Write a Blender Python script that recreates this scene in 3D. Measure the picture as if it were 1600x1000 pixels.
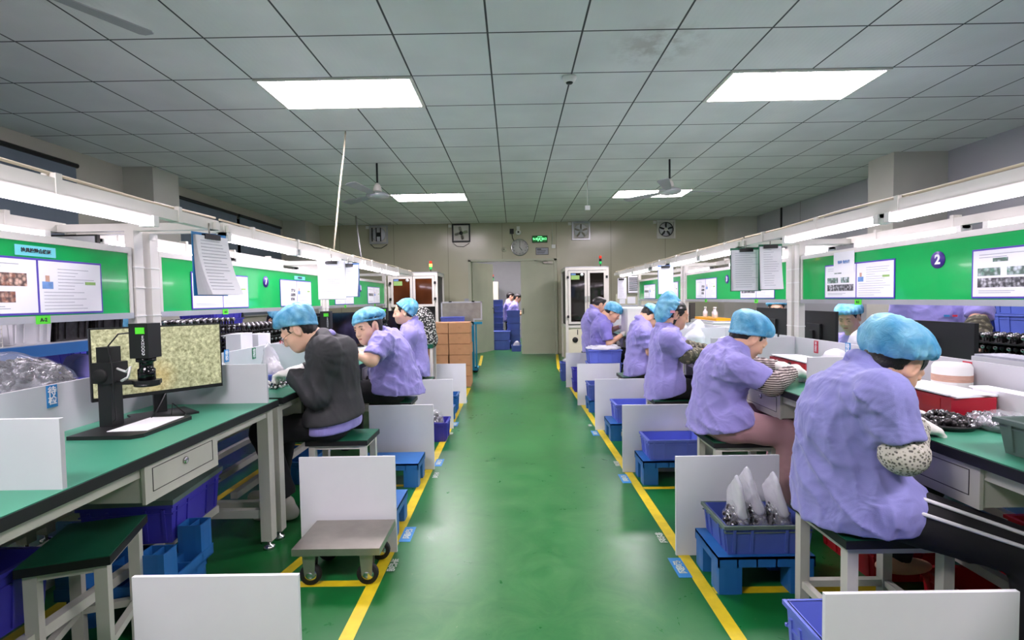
import bpy, bmesh, math, random
import numpy as np
from mathutils import Vector, Matrix

for o in list(bpy.data.objects): bpy.data.objects.remove(o)
SC = bpy.context.scene
COL = SC.collection
random.seed(7); RNG = np.random.RandomState(11)
PI = math.pi

# ---------------------------------------------------------------- camera
F_PX, CAM_H, ROLL = 798.0, 1.237, .016
_y = Vector(((803-800)/F_PX, (500-467)/F_PX, -1)).normalized()
_z = Vector((-ROLL, 1, 0)); _z = (_z-_z.dot(_y)*_y).normalized()
_x = _y.cross(_z)
CR = Matrix((_x, _y, _z))
cam = bpy.data.cameras.new('camera'); cam.sensor_width = 36; cam.lens = F_PX/1600*36; cam.clip_start = .02
co = bpy.data.objects.new('camera', cam); COL.objects.link(co)
co.matrix_world = Matrix.Translation((0, 0, CAM_H)) @ CR.to_4x4()
SC.camera = co

def A(px, py, Y):
    """world point seen at pixel (px,py) of the photo, at distance Y down the room"""
    d = CR @ Vector(((px-800)/F_PX, (500-py)/F_PX, -1))
    return Vector((0, 0, CAM_H)) + d*(Y/d.y)

# ---------------------------------------------------------------- world, exposure
w = bpy.data.worlds.new('world'); SC.world = w; w.use_nodes = True
w.node_tree.nodes['Background'].inputs[0].default_value = (.75, .85, 1, 1)
w.node_tree.nodes['Background'].inputs[1].default_value = .05
SC.view_settings.view_transform = 'Standard'; SC.view_settings.look = 'None'
SC.view_settings.gamma = 1; SC.view_settings.use_curve_mapping = False
SC.view_settings.exposure = EXPO = 1.35
PANEL_W, TUBE_W = 19.0, 6.4
SC.cycles.use_denoising = True
SC.cycles.max_bounces = 8; SC.cycles.diffuse_bounces = 5; SC.cycles.transparent_max_bounces = 12
SC.cycles.sample_clamp_indirect = 6

# ---------------------------------------------------------------- materials
def srgb(r, g, b):
    f = lambda c: (c/255/12.92 if c/255 <= .04045 else ((c/255+.055)/1.055)**2.4)
    return (f(r), f(g), f(b), 1)
class NT:
    def __init__(s, name):
        s.m = bpy.data.materials.new(name); s.m.use_nodes = True; s.t = s.m.node_tree; s.n = s.t.nodes
        s.b = s.n['Principled BSDF']
    def new(s, k, **kw):
        n = s.n.new(k)
        for a, v in kw.items(): setattr(n, a, v)
        return n
    def link(s, a, b): s.t.links.new(a, b)
    def math(s, op, a, b=None, c=None):
        n = s.new('ShaderNodeMath', operation=op)
        for i, v in enumerate((a, b, c)):
            if v is None: continue
            if isinstance(v, (int, float)): n.inputs[i].default_value = v
            else: s.link(v, n.inputs[i])
        return n.outputs[0]
    def mix(s, f, a, b):
        n = s.new('ShaderNodeMix', data_type='RGBA')
        for i, v in ((0, f), (6, a), (7, b)):
            if isinstance(v, (tuple, int, float)): n.inputs[i].default_value = v
            else: s.link(v, n.inputs[i])
        return n.outputs[2]
    def pos(s, obj=True):
        return s.new('ShaderNodeTexCoord').outputs['Object'] if obj else s.new('ShaderNodeNewGeometry').outputs['Position']
    def noise(s, scale, detail=3, rough=.5, vec=None, dist=0):
        n = s.new('ShaderNodeTexNoise'); n.inputs['Scale'].default_value = scale; n.inputs['Detail'].default_value = detail
        n.inputs['Roughness'].default_value = rough; n.inputs['Distortion'].default_value = dist
        s.link(vec if vec is not None else s.pos(), n.inputs['Vector']); return n.outputs['Fac']
    def ramp(s, f, lo, hi):
        n = s.new('ShaderNodeMapRange'); n.inputs[1].default_value = lo; n.inputs[2].default_value = hi
        s.link(f, n.inputs[0]); return n.outputs[0]
    def bump(s, h, strength=.3, dist=.01):
        n = s.new('ShaderNodeBump'); n.inputs['Strength'].default_value = strength; n.inputs['Distance'].default_value = dist
        s.link(h, n.inputs['Height']); s.link(n.outputs[0], s.b.inputs['Normal'])

M = {}
def mat(key, col, rough=.5, metal=0, var=.06, scale=6, bump=0, bscale=60, alpha=1, trans=0, spec=.5, coat=0, emit=None, sub=0):
    t = NT(key); b = t.b; c = srgb(*col)
    b.inputs['Roughness'].default_value = rough; b.inputs['Metallic'].default_value = metal
    b.inputs['Specular IOR Level'].default_value = spec
    if var:
        f = t.noise(scale, 3)
        lo = tuple(x*(1-var) for x in c[:3])+(1,); hi = tuple(min(1, x*(1+var)) for x in c[:3])+(1,)
        t.link(t.mix(t.ramp(f, .3, .7), lo, hi), b.inputs['Base Color'])
    else: b.inputs['Base Color'].default_value = c
    if bump: t.bump(t.noise(bscale, 3), bump, .004)
    if alpha < 1: b.inputs['Alpha'].default_value = alpha
    if trans: b.inputs['Transmission Weight'].default_value = trans
    if coat: b.inputs['Coat Weight'].default_value = coat
    if sub:
        b.inputs['Subsurface Weight'].default_value = sub; b.inputs['Subsurface Scale'].default_value = .01
    if emit:
        b.inputs['Emission Color'].default_value = srgb(*emit[:3]); b.inputs['Emission Strength'].default_value = emit[3]
    M[key] = t.m; return t.m

mat('frame_white', (214, 212, 204), .4, var=.04)
mat('bench_paint', (196, 196, 184), .45, var=.06)
mat('board_white', (226, 228, 232), .45, var=.02)
mat('divider', (205, 205, 210), .5, var=.02)
mat('aluminium', (190, 192, 196), .35, .6, var=.05)
mat('steel', (165, 160, 150), .32, .85, var=.12, scale=9)
mat('chrome', (200, 200, 200), .15, 1, var=0)
mat('black', (22, 23, 24), .45, var=.1)
mat('black_gloss', (10, 10, 14), .12, var=0)
mat('rubber', (14, 14, 14), .7, var=.1)
mat('green_top', (62, 142, 112), .38, var=.05, scale=3)
mat('stool_green', (20, 92, 66), .42, var=.08, scale=5)
mat('green_board', (22, 180, 90), .12, var=.03, scale=2, coat=.3)
mat('purple_border', (74, 58, 176), .4)
mat('disc_purple', (62, 36, 140), .4, var=0)
mat('paper', (240, 240, 244), .8, var=.02)
mat('paper_cyan', (120, 222, 232), .8, var=.03)
mat('print_grey', (165, 168, 178), .8, var=.1, scale=60)
mat('print_dark', (70, 66, 66), .8, var=.3, scale=60)
mat('print_blue', (110, 150, 205), .8, var=.15, scale=40)
mat('print_skin', (200, 160, 140), .8, var=.1, scale=40)
mat('print_green', (150, 190, 110), .8, var=.1)
mat('sticker_green', (90, 228, 50), .6, var=.02)
mat('label_blue', (52, 136, 200), .5, var=.02)
mat('label_red', (196, 36, 62), .5, var=.02)
mat('label_green', (28, 120, 82), .5, var=.02)
mat('text_white', (244, 244, 248), .5, var=0)
mat('text_black', (30, 30, 34), .5, var=0)
mat('crate_blue', (78, 98, 180), .42, var=.08)
mat('crate_light', (104, 120, 214), .42, var=.06)
mat('crate_violet', (66, 62, 178), .4, var=.08)
mat('crate_red', (176, 18, 34), .42, var=.08)
mat('crate_grey', (96, 116, 108), .45, var=.08)
mat('pallet_blue', (38, 106, 176), .42, var=.08)
mat('carton', (196, 146, 104), .8, var=.05, scale=10)
mat('tape_brown', (170, 120, 78), .4, var=.03)
mat('plastic_white', (232, 232, 228), .4, var=.02)
mat('film', (225, 228, 235), .1, var=0, alpha=.26, bump=.5, bscale=30, spec=1.0, coat=1)
mat('film_thick', (238, 238, 244), .15, var=.03, alpha=.6, bump=.5, bscale=28)
mat('yellow_tray', (236, 168, 20), .5)
mat('red_box', (168, 14, 40), .38, var=.06)
mat('skin', (226, 176, 146), .5, var=.04, sub=.12)
mat('skin_pale', (236, 192, 164), .5, var=.03, sub=.12)
mat('lip', (190, 104, 96), .4, var=.03)
mat('hair', (24, 20, 20), .38, var=.2, scale=60, bump=.5, bscale=180)
mat('eye', (20, 16, 16), .15, var=0)
mat('glove', (238, 232, 226), .75, var=.03, bump=.3, bscale=90)
mat('trouser_black', (20, 20, 24), .8, var=.15, bump=.3, bscale=40)
mat('trouser_pink', (176, 134, 140), .8, var=.06, bump=.3, bscale=30)
mat('trouser_grey', (84, 80, 74), .8, var=.08, bump=.3, bscale=40)
mat('jacket', (50, 51, 54), .7, var=.08, bump=.3, bscale=40)
mat('stripe', (222, 222, 226), .7, var=0)
mat('shoe_white', (222, 214, 200), .6)
mat('wall_beige', (168, 166, 144), .5)
mat('glass_dark', (24, 20, 18), .06, var=.2, scale=2)
mat('glass_amber', (84, 44, 22), .06, var=.7, scale=1.2)
mat('machine_cream', (222, 218, 196), .45, var=.03)
mat('door_paint', (172, 176, 154), .45, var=.05, scale=3)
mat('grey_wall', (150, 152, 154), .6, var=.03)
mat('column', (196, 194, 184), .6, var=.04, scale=3)
mat('blind', (104, 116, 128), .8, var=.04)
mat('wood_strip', (206, 200, 150), .6)
mat('cart_cyan', (26, 140, 176), .4)
mat('tower_red', (180, 30, 20), .3, emit=(255, 60, 30, .25)); mat('tower_green', (20, 120, 60), .3, emit=(40, 220, 110, .3))
mat('tower_yellow', (250, 180, 30), .3, emit=(255, 190, 60, 3.0))
mat('exit_green', (8, 50, 20), .3, emit=(20, 160, 60, .08)); mat('exit_glow', (120, 255, 160), .3, emit=(120, 255, 160, .8))
mat('clock_face', (196, 196, 192), .35)
mat('cable', (24, 24, 26), .5, var=0); mat('cord_white', (205, 195, 170), .6, var=0)
mat('leaf_green', (24, 110, 34), .5)
mat('mask_pink', (240, 170, 190), .6, var=0)
mat('tape_yellow', (214, 190, 26), .45, var=.12, scale=14)
mat('floor_white', (196, 208, 196), .5, var=.1)
mat('amber_light', (255, 200, 60), .4, emit=(255, 190, 70, 6))

def emat(key, col, s):
    t = NT(key); t.b.inputs['Base Color'].default_value = (.9, .9, .9, 1)
    t.b.inputs['Emission Color'].default_value = srgb(*col); t.b.inputs['Emission Strength'].default_value = s
    M[key] = t.m
emat('panel_light', (255, 241, 252), PANEL_W)
emat('tube_light', (250, 234, 255), TUBE_W)

def shirt_mat(key, col):
    t = NT(key); b = t.b; b.inputs['Roughness'].default_value = .75; b.inputs['Sheen Weight'].default_value = .2
    c = srgb(*col); f = t.noise(7, 4); d = tuple(x*.93 for x in c[:3])+(1,)
    t.link(t.mix(t.ramp(f, .35, .65), d, c), b.inputs['Base Color'])
    n1 = t.noise(9, 2, .5, None, 1.2); n2 = t.noise(420, 1)
    t.bump(t.math('ADD', t.math('MULTIPLY', n1, 1.0), t.math('MULTIPLY', n2, .05)), .55, .02)
    M[key] = t.m
shirt_mat('shirt', (158, 150, 222)); shirt_mat('shirt_deep', (140, 130, 214)); shirt_mat('shirt_blue', (146, 146, 214))
def cap_mat():
    t = NT('cap_blue'); b = t.b; b.inputs['Roughness'].default_value = .55
    t.link(t.mix(t.ramp(t.noise(16, 4), .35, .68), srgb(76, 160, 204), srgb(140, 206, 232)), b.inputs['Base Color'])
    b.inputs['Subsurface Weight'].default_value = .1; b.inputs['Subsurface Scale'].default_value = .02
    t.bump(t.noise(26, 3, .6, None, .8), .5, .012); M['cap_blue'] = t.m
cap_mat()
def camo(key, cols, scale, stripes=False):
    t = NT(key); b = t.b; b.inputs['Roughness'].default_value = .8
    if stripes:
        wv = t.new('ShaderNodeTexWave', wave_type='BANDS', bands_direction='Z'); wv.inputs['Scale'].default_value = 28; wv.inputs['Distortion'].default_value = 1.5
        t.link(t.pos(), wv.inputs['Vector']); f = t.ramp(wv.outputs['Fac'], .35, .6)
        t.link(t.mix(f, srgb(*cols[0]), srgb(*cols[1])), b.inputs['Base Color'])
    else:
        v = t.new('ShaderNodeTexVoronoi'); v.inputs['Scale'].default_value = scale; t.link(t.pos(), v.inputs['Vector'])
        f1 = t.ramp(t.noise(scale*.8, 2), .46, .54); f2 = t.ramp(v.outputs['Distance'], .3, .5)
        t.link(t.mix(f2, t.mix(f1, srgb(*cols[0]), srgb(*cols[1])), srgb(*cols[2])), b.inputs['Base Color'])
    M[key] = t.m
camo('sleeve_floral', ((120, 120, 100), (90, 88, 84), (206, 202, 190)), 120)
camo('sleeve_camo', ((150, 144, 120), (110, 108, 84), (86, 84, 70)), 40)
camo('sleeve_stripe', ((70, 56, 56), (196, 182, 174), (0, 0, 0)), 40, True)
camo('cloth_check', ((232, 232, 226), (200, 205, 196), (30, 34, 32)), 55)
camo('parts_metal', ((200, 200, 200), (110, 110, 112), (24, 24, 26)), 60)
camo('carton_print', ((196, 146, 104), (196, 146, 104), (180, 130, 90)), 20)
for k in ('parts_metal',):
    M[k].node_tree.nodes['Principled BSDF'].inputs['Metallic'].default_value = .6
    M[k].node_tree.nodes['Principled BSDF'].inputs['Roughness'].default_value = .3
mat('part_steel', (176, 176, 178), .25, .9, var=.25, scale=40); mat('part_dark', (60, 58, 58), .35, .7, var=.3, scale=40)

def screen_mat():
    t = NT('screen_image'); b = t.b; b.inputs['Roughness'].default_value = .35; p = t.pos()
    n1 = t.noise(70, 8, .7, p, .2); c = t.mix(t.ramp(n1, .32, .68), srgb(100, 100, 66), srgb(206, 206, 166))
    d = t.new('ShaderNodeVectorMath', operation='DISTANCE'); t.link(p, d.inputs[0]); d.inputs[1].default_value = (0, .03, .17)
    f = t.math('MULTIPLY', t.math('SUBTRACT', 1, t.ramp(d.outputs['Value'], .0, .1)), t.noise(30, 4)); c = t.mix(f, c, srgb(196, 160, 84))
    t.link(c, b.inputs['Base Color']); t.link(c, b.inputs['Emission Color']); b.inputs['Emission Strength'].default_value = .22
    M['screen_image'] = t.m
screen_mat()

def photo_mat(key, c1, c2, c3, sc):
    t = NT(key); t.b.inputs['Roughness'].default_value = .6
    v = t.new('ShaderNodeTexVoronoi'); v.inputs['Scale'].default_value = sc; t.link(t.pos(), v.inputs['Vector'])
    c = t.mix(t.ramp(t.noise(sc*.7, 4), .4, .6), srgb(*c1), srgb(*c2)); t.link(t.mix(t.ramp(v.outputs['Distance'], .2, .7), c, srgb(*c3)), t.b.inputs['Base Color']); M[key] = t.m
photo_mat('photo_brown', (150, 96, 74), (226, 190, 170), (90, 70, 66), 60)
photo_mat('photo_grey', (90, 92, 96), (214, 214, 220), (60, 60, 64), 60)
photo_mat('photo_green', (80, 140, 110), (206, 216, 220), (90, 110, 100), 50)

def floor_mat():
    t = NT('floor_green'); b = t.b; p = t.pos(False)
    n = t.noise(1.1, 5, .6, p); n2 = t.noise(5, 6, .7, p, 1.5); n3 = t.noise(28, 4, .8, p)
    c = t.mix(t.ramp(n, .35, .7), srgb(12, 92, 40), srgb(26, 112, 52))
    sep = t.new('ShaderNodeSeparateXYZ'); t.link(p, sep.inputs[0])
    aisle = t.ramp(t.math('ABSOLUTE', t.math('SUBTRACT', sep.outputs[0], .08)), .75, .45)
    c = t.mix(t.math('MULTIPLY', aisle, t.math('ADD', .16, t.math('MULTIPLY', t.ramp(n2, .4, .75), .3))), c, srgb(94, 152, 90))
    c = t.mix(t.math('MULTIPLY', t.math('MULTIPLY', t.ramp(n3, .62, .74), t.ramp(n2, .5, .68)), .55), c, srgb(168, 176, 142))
    t.link(c, b.inputs['Base Color'])
    t.link(t.math('ADD', .2, t.math('MULTIPLY', n2, .22)), b.inputs['Roughness']); t.bump(t.noise(6, 3, .5, p), .05, .01); M['floor'] = t.m
floor_mat()
def ceil_mat():
    t = NT('ceiling_tiles'); b = t.b; p = t.pos(False); b.inputs['Roughness'].default_value = .8
    sep = t.new('ShaderNodeSeparateXYZ'); t.link(p, sep.inputs[0])
    def ln(o, off):
        a = t.math('FRACT', t.math('DIVIDE', t.math('ADD', o, off+60), .6)); a = t.math('ABSOLUTE', t.math('SUBTRACT', a, .5))
        return t.ramp(a, .487, .492)
    g = t.math('MAXIMUM', ln(sep.outputs[0], .14), ln(sep.outputs[1], -3.9))
    n = t.noise(1.6, 3, .5, p); c = t.mix(t.ramp(n, .3, .7), srgb(212, 214, 212), srgb(226, 228, 226))
    d = t.new('ShaderNodeVectorMath', operation='DISTANCE'); t.link(p, d.inputs[0]); d.inputs[1].default_value = (1.0, 3.5, 2.92)
    st = t.math('MULTIPLY', t.math('MULTIPLY', t.ramp(d.outputs['Value'], .38, .1), t.ramp(t.noise(9, 4, .6, p), .42, .6)), .35); c = t.mix(st, c, srgb(120, 104, 80))
    c = t.mix(g, c, srgb(66, 68, 68)); t.link(c, b.inputs['Base Color'])
    w_ = t.new('ShaderNodeTexWave', wave_type='BANDS'); w_.inputs['Scale'].default_value = 9; w_.inputs['Distortion'].default_value = 1; t.link(p, w_.inputs['Vector'])
    t.bump(t.math('ADD', t.math('MULTIPLY', g, -1), t.math('MULTIPLY', w_.outputs['Fac'], .12)), .3, .01); M['ceiling'] = t.m
ceil_mat()
def wall_mat(key, c1, c2, seam, axis, rough):
    t = NT(key); b = t.b; p = t.pos(False); b.inputs['Roughness'].default_value = rough
    sep = t.new('ShaderNodeSeparateXYZ'); t.link(p, sep.inputs[0])
    a = t.math('FRACT', t.math('DIVIDE', t.math('ADD', sep.outputs[axis], 60.24), seam)); a = t.math('ABSOLUTE', t.math('SUBTRACT', a, .5)); g = t.ramp(a, .494, .497)
    c = t.mix(t.ramp(t.noise(.9, 4, .5, p), .3, .7), srgb(*c1), srgb(*c2)); c = t.mix(t.math('MULTIPLY', g, .5), c, srgb(90, 88, 76))
    t.link(c, b.inputs['Base Color']); t.bump(t.math('ADD', t.math('MULTIPLY', g, -1), t.math('MULTIPLY', t.noise(1.5, 2, .5, p), .5)), .12, .01); M[key] = t.m
wall_mat('wall_far', (178, 176, 152), (190, 187, 164), 1.2, 0, .2)
wall_mat('wall_left', (176, 174, 160), (188, 186, 172), 8, 1, .6)
wall_mat('wall_right', (164, 164, 172), (174, 174, 180), 2.4, 1, .5)

# ---------------------------------------------------------------- mesh helpers
class MB:
    def __init__(s): s.v = []; s.f = []; s.sm = []; s.mi = []; s.cur = 0
    def add(s, vs, fs, smooth=False):
        n = len(s.v); s.v += [tuple(v) for v in vs]
        for f in fs: s.f.append(tuple(i+n for i in f)); s.sm.append(smooth); s.mi.append(s.cur)
        return s
    def box(s, x0, x1, y0, y1, z0, z1, mtx=None):
        vs = [Vector(v) for v in ((x0,y0,z0),(x1,y0,z0),(x1,y1,z0),(x0,y1,z0),(x0,y0,z1),(x1,y0,z1),(x1,y1,z1),(x0,y1,z1))]
        if mtx is not None: vs = [mtx@v for v in vs]
        return s.add(vs, [(0,3,2,1),(4,5,6,7),(0,1,5,4),(1,2,6,5),(2,3,7,6),(3,0,4,7)])
    def bc(s, c, d, mtx=None):
        return s.box(c[0]-d[0]/2, c[0]+d[0]/2, c[1]-d[1]/2, c[1]+d[1]/2, c[2]-d[2]/2, c[2]+d[2]/2, mtx)
    def tube(s, pts, r, n=8, cap=True):
        pts = [Vector(p) for p in pts]; rs = r if isinstance(r, (list, tuple)) else [r]*len(pts); rings = []; vs = []; fs = []
        up = None
        for i, p in enumerate(pts):
            a = pts[max(i-1, 0)]; b = pts[min(i+1, len(pts)-1)]; t = (b-a).normalized()
            if up is None: up = t.orthogonal().normalized()
            else:
                up = (up-up.dot(t)*t)
                up = up.normalized() if up.length > 1e-6 else t.orthogonal().normalized()
            sd = t.cross(up)
            for k in range(n):
                an = 2*PI*k/n; vs.append(p+(up*math.cos(an)+sd*math.sin(an))*rs[i])
        for i in range(len(pts)-1):
            for k in range(n): fs.append((i*n+k, i*n+(k+1)%n, (i+1)*n+(k+1)%n, (i+1)*n+k))
        s.add(vs, fs, True)
        if cap:
            m = len(s.v)-len(vs); s.f.append(tuple(m+k for k in reversed(range(n)))); s.sm.append(False); s.mi.append(s.cur)
            s.f.append(tuple(m+(len(pts)-1)*n+k for k in range(n))); s.sm.append(False); s.mi.append(s.cur)
        return s
    def lathe(s, prof, n=24, c=(0, 0, 0), mtx=None, cap=True):
        vs = []; fs = []
        for (r, z) in prof:
            for k in range(n):
                a = 2*PI*k/n; v = Vector((c[0]+r*math.cos(a), c[1]+r*math.sin(a), c[2]+z)); vs.append(mtx@v if mtx is not None else v)
        for i in range(len(prof)-1):
            for k in range(n): fs.append((i*n+k, i*n+(k+1)%n, (i+1)*n+(k+1)%n, (i+1)*n+k))
        if cap: fs.append(tuple(reversed(range(n)))); fs.append(tuple((len(prof)-1)*n+k for k in range(n)))
        return s.add(vs, fs, True)
    def prism(s, poly, z0, z1, mtx=None):
        n = len(poly); vs = [Vector((x, y, z0)) for x, y in poly]+[Vector((x, y, z1)) for x, y in poly]
        if mtx is not None: vs = [mtx@v for v in vs]
        return s.add(vs, [tuple(reversed(range(n))), tuple(range(n, 2*n))]+[(i, (i+1) % n, n+(i+1) % n, n+i) for i in range(n)])
    def blob(s, c, r, seg=12, rings=8, jit=0, mtx=None):
        vs = []; fs = []; c = Vector(c)
        for i in range(rings+1):
            th = PI*i/rings
            for k in range(seg):
                a = 2*PI*k/seg; q = 1+(random.uniform(-jit, jit) if jit and 0 < i < rings else 0)
                v = Vector((r[0]*math.sin(th)*math.cos(a), r[1]*math.sin(th)*math.sin(a), r[2]*math.cos(th)))*q
                if mtx is not None: v = mtx@v
                vs.append(c+v)
        for i in range(rings):
            for k in range(seg): fs.append((i*seg+k, (i+1)*seg+k, (i+1)*seg+(k+1) % seg, i*seg+(k+1) % seg))
        return s.add(vs, fs, True)
    def build(s, name, m, parent=None, bev=0, loc=None, rot=None, kind=None, seg=1):
        me = bpy.data.meshes.new(name)
        if bev:
            bm = bmesh.new(); vv = [bm.verts.new(v) for v in s.v]
            for f, sm in zip(s.f, s.sm):
                try: q = bm.faces.new([vv[i] for i in f]); q.smooth = sm
                except ValueError: pass
            es = [e for e in bm.edges if len(e.link_faces) == 2 and e.calc_face_angle(0) > .6 and not e.link_faces[0].smooth]
            bmesh.ops.bevel(bm, geom=es, offset=bev, segments=seg, affect='EDGES', clamp_overlap=True)
            bm.to_mesh(me); bm.free()
        else:
            me.from_pydata(s.v, [], s.f); me.polygons.foreach_set('use_smooth', s.sm)
            if isinstance(m, (list, tuple)): me.polygons.foreach_set('material_index', s.mi)
        for k in (m if isinstance(m, (list, tuple)) else [m]): me.materials.append(M[k] if isinstance(k, str) else k)
        me.update(); o = bpy.data.objects.new(name, me); COL.objects.link(o)
        if parent: o.parent = parent
        if loc is not None: o.location = loc
        if rot is not None: o.rotation_euler = rot
        if kind: o['kind'] = kind
        return o
def tag(o, label, cat, group=None, kind=None):
    if label: o['label'] = label
    if cat: o['category'] = cat
    if group: o['group'] = group
    if kind: o['kind'] = kind
    return o
def thing(name, label, cat, loc=(0, 0, 0), rz=0, group=None):
    o = bpy.data.objects.new(name, None); COL.objects.link(o); o.empty_display_size = .1
    o.location = loc; o.rotation_euler = (0, 0, rz); return tag(o, label, cat, group)
def dup(root, loc=None, rz=None, label=None, group=None):
    def cp(o, par):
        c = o.copy(); COL.objects.link(c); c.parent = par
        for ch in list(o.children): cp(ch, c)
        return c
    r = cp(root, None)
    if loc is not None: r.location = loc
    if rz is not None: r.rotation_euler[2] = rz
    if label: r['label'] = label
    if group: r['group'] = group
    return r
def struct(name, mb, m, **k):
    o = mb.build(name, m, **k); o['kind'] = 'structure'; return o
_tc = {}
def text(s, size, m, parent, loc, rot=(0, 0, 0), name='lettering', bold=0, lh=1.0):
    k = (s, size, bold, lh)
    if k not in _tc:
        c = bpy.data.curves.new('t', 'FONT'); c.body = s; c.size = size; c.extrude = .0006; c.offset = bold; c.align_x = 'CENTER'; c.align_y = 'CENTER'; c.space_line = lh
        o = bpy.data.objects.new('t', c); COL.objects.link(o); dg = bpy.context.evaluated_depsgraph_get(); dg.update()
        me = bpy.data.meshes.new_from_object(o.evaluated_get(dg)); bpy.data.objects.remove(o); _tc[k] = me
    me = _tc[k].copy(); me.materials.clear(); me.materials.append(M[m])
    o = bpy.data.objects.new(name, me); COL.objects.link(o); o.parent = parent; o.location = loc; o.rotation_euler = rot; return o
# ---------------------------------------------------------------- smooth bodies (distance fields meshed with surface nets)
def V(*a): return np.array(a[0] if len(a) == 1 else a, dtype=np.float64)
def nrm(v): v = V(v); return v/np.linalg.norm(v)
class SDF:
    def __init__(s, pts, pad, res):
        pts = np.array([V(p) for p in pts]); s.lo = pts.min(0)-pad; hi = pts.max(0)+pad; s.res = res
        s.n = np.ceil((hi-s.lo)/res).astype(int)+2
        s.ax = [s.lo[i]+np.arange(s.n[i])*res for i in range(3)]; s.D = np.full(s.n, 9., np.float32)
    def sub(s, pts, pad):
        pts = np.array(pts); a = np.maximum(((pts.min(0)-pad-s.lo)/s.res).astype(int), 0); b = np.minimum(((pts.max(0)+pad-s.lo)/s.res).astype(int)+2, s.n)
        if (b <= a).any(): return None, None
        sl = tuple(slice(a[i], b[i]) for i in range(3))
        return sl, (s.ax[0][sl[0]][:, None, None], s.ax[1][sl[1]][None, :, None], s.ax[2][sl[2]][None, None, :])
    def put(s, sl, d, k, op):
        a = s.D[sl]
        if op == 'u':
            h = np.maximum(k-np.abs(a-d), 0)/k if k else 0; s.D[sl] = np.minimum(a, d)-h*h*k*.25
        else:
            d = -d; h = np.maximum(k-np.abs(a-d), 0)/k if k else 0; s.D[sl] = np.maximum(a, d)+h*h*k*.25
    def cap(s, a, b, ra, rb, k=.02, flat=None, fs=1, op='u', cuts=()):
        a, b = V(a), V(b); R = max(ra, rb); sl, g = s.sub([a, b], R+k+.02)
        if sl is None: return s
        ab = b-a; L = max(ab.dot(ab), 1e-9); q = [g[i]-a[i] for i in range(3)]
        t = np.clip((q[0]*ab[0]+q[1]*ab[1]+q[2]*ab[2])/L, 0, 1); q = [q[i]-t*ab[i] for i in range(3)]
        d2 = q[0]**2+q[1]**2+q[2]**2
        if flat is not None:
            f = q[0]*flat[0]+q[1]*flat[1]+q[2]*flat[2]; d2 = d2+f*f*(1/fs**2-1); d = (np.sqrt(np.maximum(d2, 0))-(ra+(rb-ra)*t))*.85
        else: d = np.sqrt(d2)-(ra+(rb-ra)*t)
        for (p, n) in cuts: d = np.maximum(d, (g[0]-p[0])*n[0]+(g[1]-p[1])*n[1]+(g[2]-p[2])*n[2])
        s.put(sl, d, k, op); return s
    def ell(s, c, ax, r, k=.02, op='u', cuts=()):
        c = V(c); sl, g = s.sub([c], max(r)+k+.02)
        if sl is None: return s
        q = [g[i]-c[i] for i in range(3)]; k0 = 0; k1 = 0
        for u, ri in zip(ax, r):
            e = q[0]*u[0]+q[1]*u[1]+q[2]*u[2]; k0 = k0+(e/ri)**2; k1 = k1+(e/ri**2)**2
        k0 = np.sqrt(k0); k1 = np.sqrt(k1)+1e-9; d = k0*(k0-1)/k1
        for (p, n) in cuts: d = np.maximum(d, (g[0]-p[0])*n[0]+(g[1]-p[1])*n[1]+(g[2]-p[2])*n[2])
        s.put(sl, d, k, op); return s
    def cut(s, p, n, k=.01):
        d = (s.ax[0][:, None, None]-p[0])*n[0]+(s.ax[1][None, :, None]-p[1])*n[1]+(s.ax[2][None, None, :]-p[2])*n[2]
        h = np.maximum(k-np.abs(s.D-d), 0)/k; s.D = (np.maximum(s.D, d)+h*h*k*.25).astype(np.float32); return s
    def disp(s, fn, band=.05):
        i, j, k = np.nonzero(np.abs(s.D) < band); P = np.stack([s.ax[0][i], s.ax[1][j], s.ax[2][k]], 1)
        s.D[i, j, k] += fn(P).astype(np.float32); return s
    def mesh(s, name, m, parent, origin):
        D = s.D; ins = D < 0
        c = [ins[x:s.n[0]-1+x, y:s.n[1]-1+y, z:s.n[2]-1+z] for x in (0, 1) for y in (0, 1) for z in (0, 1)]
        cnt = sum(q.astype(np.int8) for q in c); mixed = (cnt > 0) & (cnt < 8)
        I, J, K = np.nonzero(mixed); idx = np.full(mixed.shape, -1, np.int64); idx[I, J, K] = np.arange(len(I))
        cor = [(x, y, z) for x in (0, 1) for y in (0, 1) for z in (0, 1)]; val = [D[I+x, J+y, K+z] for x, y, z in cor]
        acc = np.zeros((len(I), 3)); num = np.zeros(len(I))
        for a in range(8):
            for b in range(a+1, 8):
                if sum(abs(cor[a][q]-cor[b][q]) for q in range(3)) != 1: continue
                mk = (val[a] < 0) != (val[b] < 0); t = np.where(mk, val[a]/np.where(mk, val[a]-val[b], 1), 0)
                pa = np.array(cor[a]); pb = np.array(cor[b]); acc += np.where(mk[:, None], pa+(pb-pa)*t[:, None], 0); num += mk
        P = s.lo+(np.stack([I, J, K], 1)+acc/num[:, None])*s.res-V(origin)
        quads = []
        for ax in range(3):
            o1, o2 = [q for q in range(3) if q != ax]
            A0 = [slice(1, -1)]*3; A1 = [slice(1, -1)]*3; A0[ax] = slice(0, -1); A1[ax] = slice(1, None)
            x, y = ins[tuple(A0)], ins[tuple(A1)]
            e = np.stack(np.nonzero(x != y), 1); sg = x[e[:, 0], e[:, 1], e[:, 2]]
            if not len(e): continue
            e[:, o1] += 1; e[:, o2] += 1
            def cell(d1, d2):
                q = e.copy(); q[:, o1] -= d1; q[:, o2] -= d2; return idx[q[:, 0], q[:, 1], q[:, 2]]
            Q = np.stack([cell(1, 1), cell(0, 1), cell(0, 0), cell(1, 0)], 1)
            fl = sg if ax != 1 else ~sg
            Q[~fl] = Q[~fl][:, ::-1]; quads.append(Q)
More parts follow.
